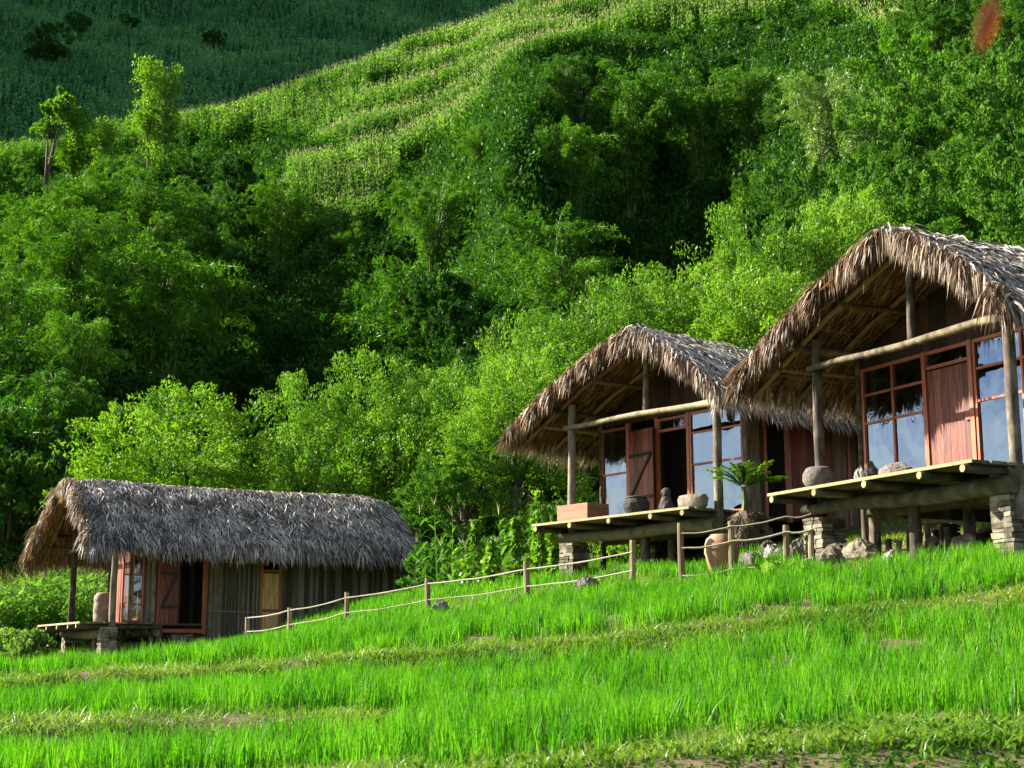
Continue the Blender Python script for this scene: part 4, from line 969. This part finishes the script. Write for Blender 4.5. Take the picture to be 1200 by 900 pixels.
# maize -----------------------------------------------------------
def maize(rs, x, y, z, H, nl=9, ll=.8, lw=.09, lean=.06):
    n = len(x); st = np.stack([x, y, z], 1); up = norm(np.stack([rs.normal(0, lean, n), rs.normal(0, lean, n), np.ones(n)], 1))
    a0 = rs.rand(n)*6.28
    B = []; Dd = []; Ln = []; rn = []; Wd = []
    for k in range(nl):
        s = .12+.78*k/nl; a = a0+k*math.pi+rs.normal(0, .35, n)
        B.append(st+up*(H*s)[:, None]); Dd.append(norm(np.stack([np.cos(a)*.75, np.sin(a)*.75, rs.uniform(.6, 1.1, n)], 1)))
        Ln.append(ll*H/2.2*rs.uniform(.7, 1.1, n)*(1.05-.45*s)); rn.append(np.clip(rs.normal(.42+.25*s, .15, n), 0, 1)); Wd.append(np.full(n, lw))
    B.append(st); Dd.append(up); Ln.append(H*1.0); rn.append(np.full(n, .5)); Wd.append(np.full(n, .035))
    B = np.concatenate(B); Dd = np.concatenate(Dd); Ln = np.concatenate(Ln); Wd = np.concatenate(Wd)
    sd = norm(np.cross(Dd, np.tile([0, 0, 1.], (len(B), 1)))+rs.normal(0, .12, B.shape)); bend = np.zeros_like(B); bend[:, 2] = -.45*Ln; bend[-n:, 2] = 0
    v1, q1, t1, rq, rt = strips(B, Dd, sd, Ln, Wd, bend, nseg=3, wprof=[.6, 1, .75], rnd=np.concatenate(rn))
    # tassels
    m = n*3; tb = np.repeat(st+up*(H*.97)[:, None], 3, 0); td = norm(np.repeat(up, 3, 0)+rs.normal(0, .25, (m, 3)))
    v2, q2, t2, rq2, rt2 = strips(tb, td, norm(np.cross(td, [1, .3, 0])), rs.uniform(.22, .4, m), np.full(m, .035), np.zeros((m, 3)), rnd=rs.uniform(0, 1, m))
    return (v1, q1, t1, rq, rt), (v2, q2, t2, rq2, rt2)
def maize_obj(name, label, rs, x, y, z, H, m='maize', **k):
    a, b = maize(rs, x, y, z, H, **k); n = len(a[0])
    me = np_mesh(name, np.concatenate([a[0], b[0]]), [a[1], b[1]+n, a[2], b[2]+n], [a[3], b[3], a[4], b[4]])
    me.materials.append(M[m]); me.materials.append(M['tassel'])
    mi = np.concatenate([np.zeros(len(a[1])), np.ones(len(b[1])), np.zeros(len(a[2])), np.ones(len(b[2]))]).astype(np.int32); me.polygons.foreach_set('material_index', mi)
    return tag(link(name, me), label, 'maize', kind='stuff')
rs = np.random.RandomState(31); n = 170000
y = rs.uniform(88, 172, n); t = rs.uniform(-.42, .42, n); x = t*y; z = terrain(x, y)[0]; u, v = project(x, y, z)
zz = (terrain(x, y+.4)[0]-z)/.4
k = (inside(MAIZE, u, v+4) | inside(MAIZE2, u, v) | (v < 0) & (u > 560)) & (zz < 1.6)
x, y, z = x[k][:30000], y[k][:30000], z[k][:30000]
print('maize', len(x))
maize_obj('maize_field', 'tasselled maize in bands on the sunlit upper slope', rs, x, y, z, rs.uniform(1.5, 2.5, len(x))*(1+.5*smooth_noise(x, y, 7, 93)), nl=7, lw=.15)
# maize clump at lower left, behind and beside the lowest hut
n = 1500; y = rs.uniform(46, 62, n); u0 = rs.uniform(-80, 120, n); x = (u0-600)/1770*y; z = terrain(x, y)[0]
maize_obj('maize_patch', 'dark green maize plants crowded behind the porch of the lowest hut', rs, x, y, z, rs.uniform(1.6, 2.6, n), nl=10, lw=.10, ll=.9)
# far shaded slope
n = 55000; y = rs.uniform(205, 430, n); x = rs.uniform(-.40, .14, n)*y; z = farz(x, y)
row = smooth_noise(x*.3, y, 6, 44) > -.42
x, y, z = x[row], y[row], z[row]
maize_obj('far_maize_field', 'haze-tinted maize and scrub on the shaded far hillside', rs, x, y, z, rs.uniform(1.8, 3.2, len(x))*(1+.9*smooth_noise(x, y, 9, 45)), m='far', nl=6, lw=.28, ll=1.3)
for k, (u, v, Y, h, w_, lb) in enumerate([(48, 78, 300, 10, 1.4, 'round dark tree low on the shaded far hillside at the left edge'), (90, 45, 320, 6, 1.2, 'small dark tree above the round one on the shaded far hillside'),
                               (150, 40, 310, 5, 1.3, 'dark shrub tree near the slender skyline tree on the far hillside'), (250, 60, 290, 5, 1.4, 'dark low tree in the middle of the far shaded hillside')]):
    yy_ = np.linspace(206, 440, 300); ok_ = np.abs(farz(tt(u, v)*yy_, yy_)/yy_-elev(v)); Y = float(yy_[ok_.argmin()])
    x = tt(u, v)*Y; o = tree('dark', x, Y, h, lb, None, w_); o.location.z = float(farz(np.array([x]), np.array([Y]))[0])-.5

# ------------------------------------------------------------ rice, grass
def blades(rs, x, y, H, W, per, spread, lean, seg=3, curve=.25):
    n = len(x); z = terrain(x, y)[0]
    X = np.repeat(x, per)+rs.normal(0, spread, n*per); Yy = np.repeat(y, per)+rs.normal(0, spread, n*per); Z = np.repeat(z, per)-.02
    N = n*per; d = norm(np.stack([rs.normal(.02, lean, N), rs.normal(0, lean, N), np.ones(N)], 1)); a = rs.rand(N)*6.28
    side = np.stack([np.cos(a), np.sin(a)*.5, 0*a], 1); side = norm(side)
    Ht = np.repeat(H, per)*rs.uniform(.6, 1.1, N); bend = np.stack([rs.normal(0, curve, N), rs.normal(0, curve, N), -.12*rs.rand(N)-.02], 1)*Ht[:, None]
    rn = np.clip(np.repeat(rs.rand(n), per)*.5+rs.rand(N)*.5, 0, 1)
    return strips(np.stack([X, Yy, Z], 1), d, side, Ht, np.full(N, W) if np.isscalar(W) else np.repeat(W, per), bend, nseg=seg, wprof=[.8, 1, .7][:seg], rnd=rn)
def merge(name, parts, m, label, cat, kind='stuff'):
    o = 0; vs = []; qs = []; ts_ = []; rq = []; rt = []
    for v, q, t, a, b in parts: vs.append(v); qs.append(q+o); ts_.append(t+o); rq.append(a); rt.append(b); o += len(v)
    me = np_mesh(name, np.concatenate(vs), [np.concatenate(qs), np.concatenate(ts_)], [np.concatenate(rq), np.concatenate(rt)])
    return tag(link(name, me, None, m), label, cat, kind=kind)
rs = np.random.RandomState(41)
def scatter(n, y0, y1, tr=.46):
    y = rs.uniform(y0, y1, n); t = rs.uniform(-tr, tr, n); k = rs.rand(n) < y/y1; y = y[k]; x = t[k]*y; return x, y
parts = []
x, y = scatter(150000, 8.8, 50)
q = terrain(x, y)[1]; pu = 600+1770*x/y
edge = smooth_noise(x, y, 1.3, 55)*.12
ok = ((q > 2.12+edge*2) & (q < 3.0+edge)) | ((q > 4.05+edge) & (q < 5.0)) | ((q > 6.03) & (q < 6.93+edge))
fieldright = (pu > 500) & (q > 2.2) & (q < 5.0)
patch = (q > 7.15) & (q < 8.3) & (pu > 330) & (pu < 960) & ((x-FM.o[0])*.6+0 < 9)
ok = (ok | fieldright | patch)
# keep rice from growing under the huts
for fr in (FR, FM, FL):
    lx = (x-fr.o[0])*fr.x[0]+(y-fr.o[1])*fr.x[1]; ly = (x-fr.o[0])*fr.y[0]+(y-fr.o[1])*fr.y[1]
    ok &= ~((lx > -5.2) & (lx < .5) & (ly > -.3) & (ly < 9))
x, y = x[ok], y[ok]; dn = smooth_noise(x, y, .45, 61)
k = rs.rand(len(x)) < .54+dn*2.0; x, y = x[k], y[k]
far_ = y > 24
H = .34+.14*smooth_noise(x, y, .9, 62)+.07*rs.rand(len(x))
H = H*np.where(y > 24, .85, 1)
print('rice tufts', len(x))
parts = [blades(rs, x[~far_], y[~far_], H[~far_], .0095, 15, .032, .075, curve=.13), blades(rs, x[far_], y[far_], H[far_], .015, 5, .06, .10, curve=.15)]
merge('rice_plants', parts, M['rice'], 'dense bright green young rice filling the terraces', 'rice')
# short grass everywhere else near
x, y = scatter(150000, 8.4, 56)
q = terrain(x, y)[1]
bank = (q < 2.3) | ((q > 2.9) & (q < 4.2)) | ((q > 4.9) & (q < 6.12)) | (q > 6.85)
k = bank & (rs.rand(len(x)) < np.where(q < 1.95, .10, .8)); x, y = x[k], y[k]
for fr in (FR, FM, FL):
    lx = (x-fr.o[0])*fr.x[0]+(y-fr.o[1])*fr.x[1]; ly = (x-fr.o[0])*fr.y[0]+(y-fr.o[1])*fr.y[1]
    k = ~((lx > -5) & (lx < 0) & (ly > .2) & (ly < 9)); x, y = x[k], y[k]
H = .11+.08*rs.rand(len(x))+.1*smooth_noise(x, y, .8, 64)
print('grass', len(x))
def bank_pts(n, q0, q1):
    t = rs.uniform(-.46, .46, n); qq = rs.uniform(q0, q1, n); Ys = np.stack(row_at(t)[0]); k = np.floor(qq).astype(int); f = qq-k; i = np.arange(n)
    y = Ys[k, i]*(1-f)+Ys[k+1, i]*f; return t*y, y
bx = [bank_pts(15000, 4.9, 6.15), bank_pts(7000, 2.93, 4.1), bank_pts(3000, 1.9, 2.2)]
bx, by = np.concatenate([b[0] for b in bx]), np.concatenate([b[1] for b in bx]); k = rs.rand(len(bx)) < .75+smooth_noise(bx, by, .7, 71)*1.6; bx, by = bx[k], by[k]
merge('bank_grass', [blades(rs, x, y, H, .012, 6, .06, .45, curve=.5), blades(rs, bx, by, .07+.09*rs.rand(len(bx)), .011, 8, .05, .5, curve=.45)], M['grass'], 'short yellowish grass on the terrace banks and path', 'grass')
# broad leaved weeds on the lowest bank
n = 3600; y = rs.uniform(8.0, 9.7, n); x = rs.uniform(-.45, .5, n)*y; k = rs.rand(n) < np.clip(.25+(x/y)*1.8, .05, 1); x, y = x[k], y[k]; z = terrain(x, y)[0]
P = np.stack([x, y, z], 1); n = len(x); d = norm(rs.normal(0, .5, (n, 3))+[0, -.3, .8]); V_, q, rr = leaf_cloud(rs, (P, d, rs.uniform(.05, .16, n)), 7, .038, .75, .5)
tag(link('bank_weeds', np_mesh('bank_weeds', V_, [q], [rr]), None, M['weed']), 'small broad-leaved weeds on the brown soil bank at the bottom edge', 'weeds', kind='stuff')

# ------------------------------------------------------------ climbing bean plants and garden plants
def vine(u, v, Y, h, label, seed, fat=.28, m='pale'):
    rs = np.random.RandomState(seed); p = ground_pt(u, v, Y); o = empty('climbing_plant', p); tag(o, label, 'climbing plant', 'climbing plants on poles between the huts')
    random.seed(seed); MB().log((0, 0, -.2), (random.uniform(-.1, .1), 0, h*1.02), .02, .012, n=6).build('pole', M['postwood'], o)
    n = 420; s = rs.rand(n)**1.1; a = rs.rand(n)*6.28; r = fat*(1.25-s)*rs.uniform(.3, 1, n)*(1+.4*np.sin(s*9+seed)); c = np.stack([np.cos(a)*r, np.sin(a)*r, s*h], 1)
    ax = norm(np.stack([np.cos(a), np.sin(a), rs.normal(-.7, .5, n)], 1)); sd = norm(np.cross(ax, unit(rs, n))); l_ = rs.uniform(.08, .19, n)
    V_, q = diamonds(c, ax, sd, l_, l_*.8); link('leaves', np_mesh('leaves', V_, [q], [rs.rand(n)]), o, M['bright'])
for k, (u, v, Y, h, lb) in enumerate([(556, 680, 36, 1.75, 'broad leafy climber left of the other poles, nearest the lowest hut'), (604, 682, 34.5, 1.55, 'thin climber on a bare-topped pole in the middle of the row'),
      (632, 676, 34, 2.05, 'tallest yellow green climber just left of the middle porch'), (650, 672, 33.2, 1.5, 'climber hugging the stone pillar of the middle porch'), (575, 686, 35, 1.2, 'short climber between the broad one and the bare-topped pole'),
      (655, 600, 40, 1.7, 'climber seen beyond the box of the middle porch')]):
    vine(u, v, Y, h, lb, 300+k, fat=.34 if k in (0, 2) else .24)
def maize_plant(u, v, Y, h, label, seed):
    rs = np.random.RandomState(seed); p = ground_pt(u, v, Y); a, b = maize(rs, np.array([0.]), np.array([0.]), np.array([0.]), np.array([h]), nl=11, lw=.08, ll=.8)
    o = empty('maize_plant', p); tag(o, label, 'maize plant', 'single maize plants between the huts')
    link('leaves', np_mesh('leaves', a[0], [a[1], a[2]], [a[3], a[4]]), o, M['maize']); link('tassel', np_mesh('tassel', b[0], [b[1], b[2]], [b[3], b[4]]), o, M['tassel'])
for k, (u, v, Y, h, lb) in enumerate([(497, 685, 38, 2.2, 'maize plant with drooping tassel nearest the end of the lowest roof'), (513, 684, 38.5, 2.4, 'tallest tasselled maize plant right of the lowest hut'), (530, 684, 38, 2.0, 'maize plant leaning by the broad climber'),
     (486, 690, 37, 1.5, 'short maize plant at the corner of the lowest hut'), (590, 684, 37, 1.8, 'maize plant behind the thin climbers'), (520, 690, 36.5, 1.3, 'low maize plant in front of the tallest one'),
     (545, 690, 36, 1.1, 'stubby maize plant at the foot of the broad climber')]):
    maize_plant(u, v, Y, h, lb, 400+k)
# leafy bushes round the huts
def bush(u, v, Y, r, h, label, seed, m='bright', ls=.12, n=110, per=42):
    rs = np.random.RandomState(seed); p = ground_pt(u, v, Y); o = empty('bush', p); tag(o, label, 'bush')
    d = unit(rs, n); d[:, 2] = np.abs(d[:, 2]); P = d*np.array([r, r, h])*.75; dd = norm(d+[0, 0, .4]); V_, q, rr = leaf_cloud(rs, (P, dd, rs.uniform(.25, .5, n)), per, ls, .5, .35)
    link('foliage', np_mesh('foliage', V_, [q], [rr]), o, M[m]); mb_ = MB(); random.seed(seed)
    for k in range(5): mb_.tube([(0, 0, -.1), (random.uniform(-r, r)*.4, random.uniform(-r, r)*.4, h*.7)], [.03, .01], 5)
    mb_.build('stems', M['bark'], o)
for k, a_ in enumerate([(520, 676, 42, 1.2, 1.5, 'dark bush behind the maize at the right end of the lowest hut', 'mid'), (580, 668, 40, 1.2, 1.2, 'dim bush behind the climbing plants', 'mid'), (470, 690, 47, 1.3, 1.6, 'dark bush behind the far corner of the lowest hut', 'mid'),
     (612, 672, 39, 1.1, 1.3, 'dark bush left of the middle porch behind the tall climber', 'mid'), (700, 655, 36, 1.1, .9, 'grassy bush under the left of the middle deck', 'bright'), (760, 650, 35, 1.0, .6, 'low bush in the light under the middle deck', 'bright'),
     (640, 655, 42, 1.4, 1.6, 'dark bush behind the stone pillar of the middle porch', 'dark'), (140, 740, 52, 1.2, 1.0, 'sunlit bush seen under the eave behind the porch of the lowest hut', 'pale'),
     (10, 748, 44, .6, .9, 'yellowish bush at the left edge below the maize', 'pale'), (35, 765, 43, .5, .7, 'small yellow green bush beside the deck of the lowest hut', 'pale')]):
    bush(*a_[:6], 500+k, a_[6])
def leafy(u, v, Y, s, label, seed):
    rs = np.random.RandomState(seed); n = 9; p = ground_pt(u, v, Y); a = rs.rand(n)*6.28; d = norm(np.stack([np.cos(a)*.7, np.sin(a)*.7, rs.uniform(.6, 1.6, n)], 1)); L = rs.uniform(.7, 1.1, n)*s
    me = strip_mesh('broad_leaf_plant', np.zeros((n, 3)), d, norm(np.cross(d, [0, 0, 1.])), L, L*.2, np.stack([0*L, 0*L, -.35*L], 1), nseg=3, wprof=[.4, 1, .9])
    o = link('broad_leaf_plant', me, None, M['bright']); o.location = p; tag(o, label, 'plant')
leafy(895, 668, 24.2, .5, 'light green broad-leaved plant left of the left stone pillar', 1); leafy(872, 672, 24.4, .42, 'low broad-leaved plant under the clay urn fence', 2)
leafy(918, 664, 24.0, .55, 'upright broad-leaved plant against the left stone pillar', 3); leafy(824, 678, 25.2, .3, 'small broad-leaved plant below the pale fence post', 4)

# ------------------------------------------------------------ dried red leaf dangling near the lens
p = pt(1158, 26, .95)
rs = np.random.RandomState(2)
o = empty('hanging_leaf', (p[0], p[1], p[2])); o.scale = (.6, .6, .62); o.rotation_euler = (0, .16, 0); tag(o, 'blurred dry red leaf dangling close by at the top right', 'leaf')
vs = []; fs = []
for i in range(9):
    s = i/8; w_ = .011*math.sin(math.pi*min(1, s*.96+.04))**.8; z_ = -.034+.068*s; xx = .006*(s-.5)*2
    vs += [(xx-w_, .004*math.sin(s*3), z_), (xx, -.004, z_), (xx+w_, .004*math.sin(s*3+1), z_)]
for i in range(8):
    for k in (0, 1): fs.append((i*3+k, i*3+k+1, i*3+k+4, i*3+k+3))
mb_ = MB(); mb_.add(vs, fs); mb_.build('blade', M['redleaf'], o, smooth=True)
MB().tube([(.006, 0, .034), (.008, 0, .06), (.0, 0, .4)], .0006, 5).build('stalk', M['bark'], o)
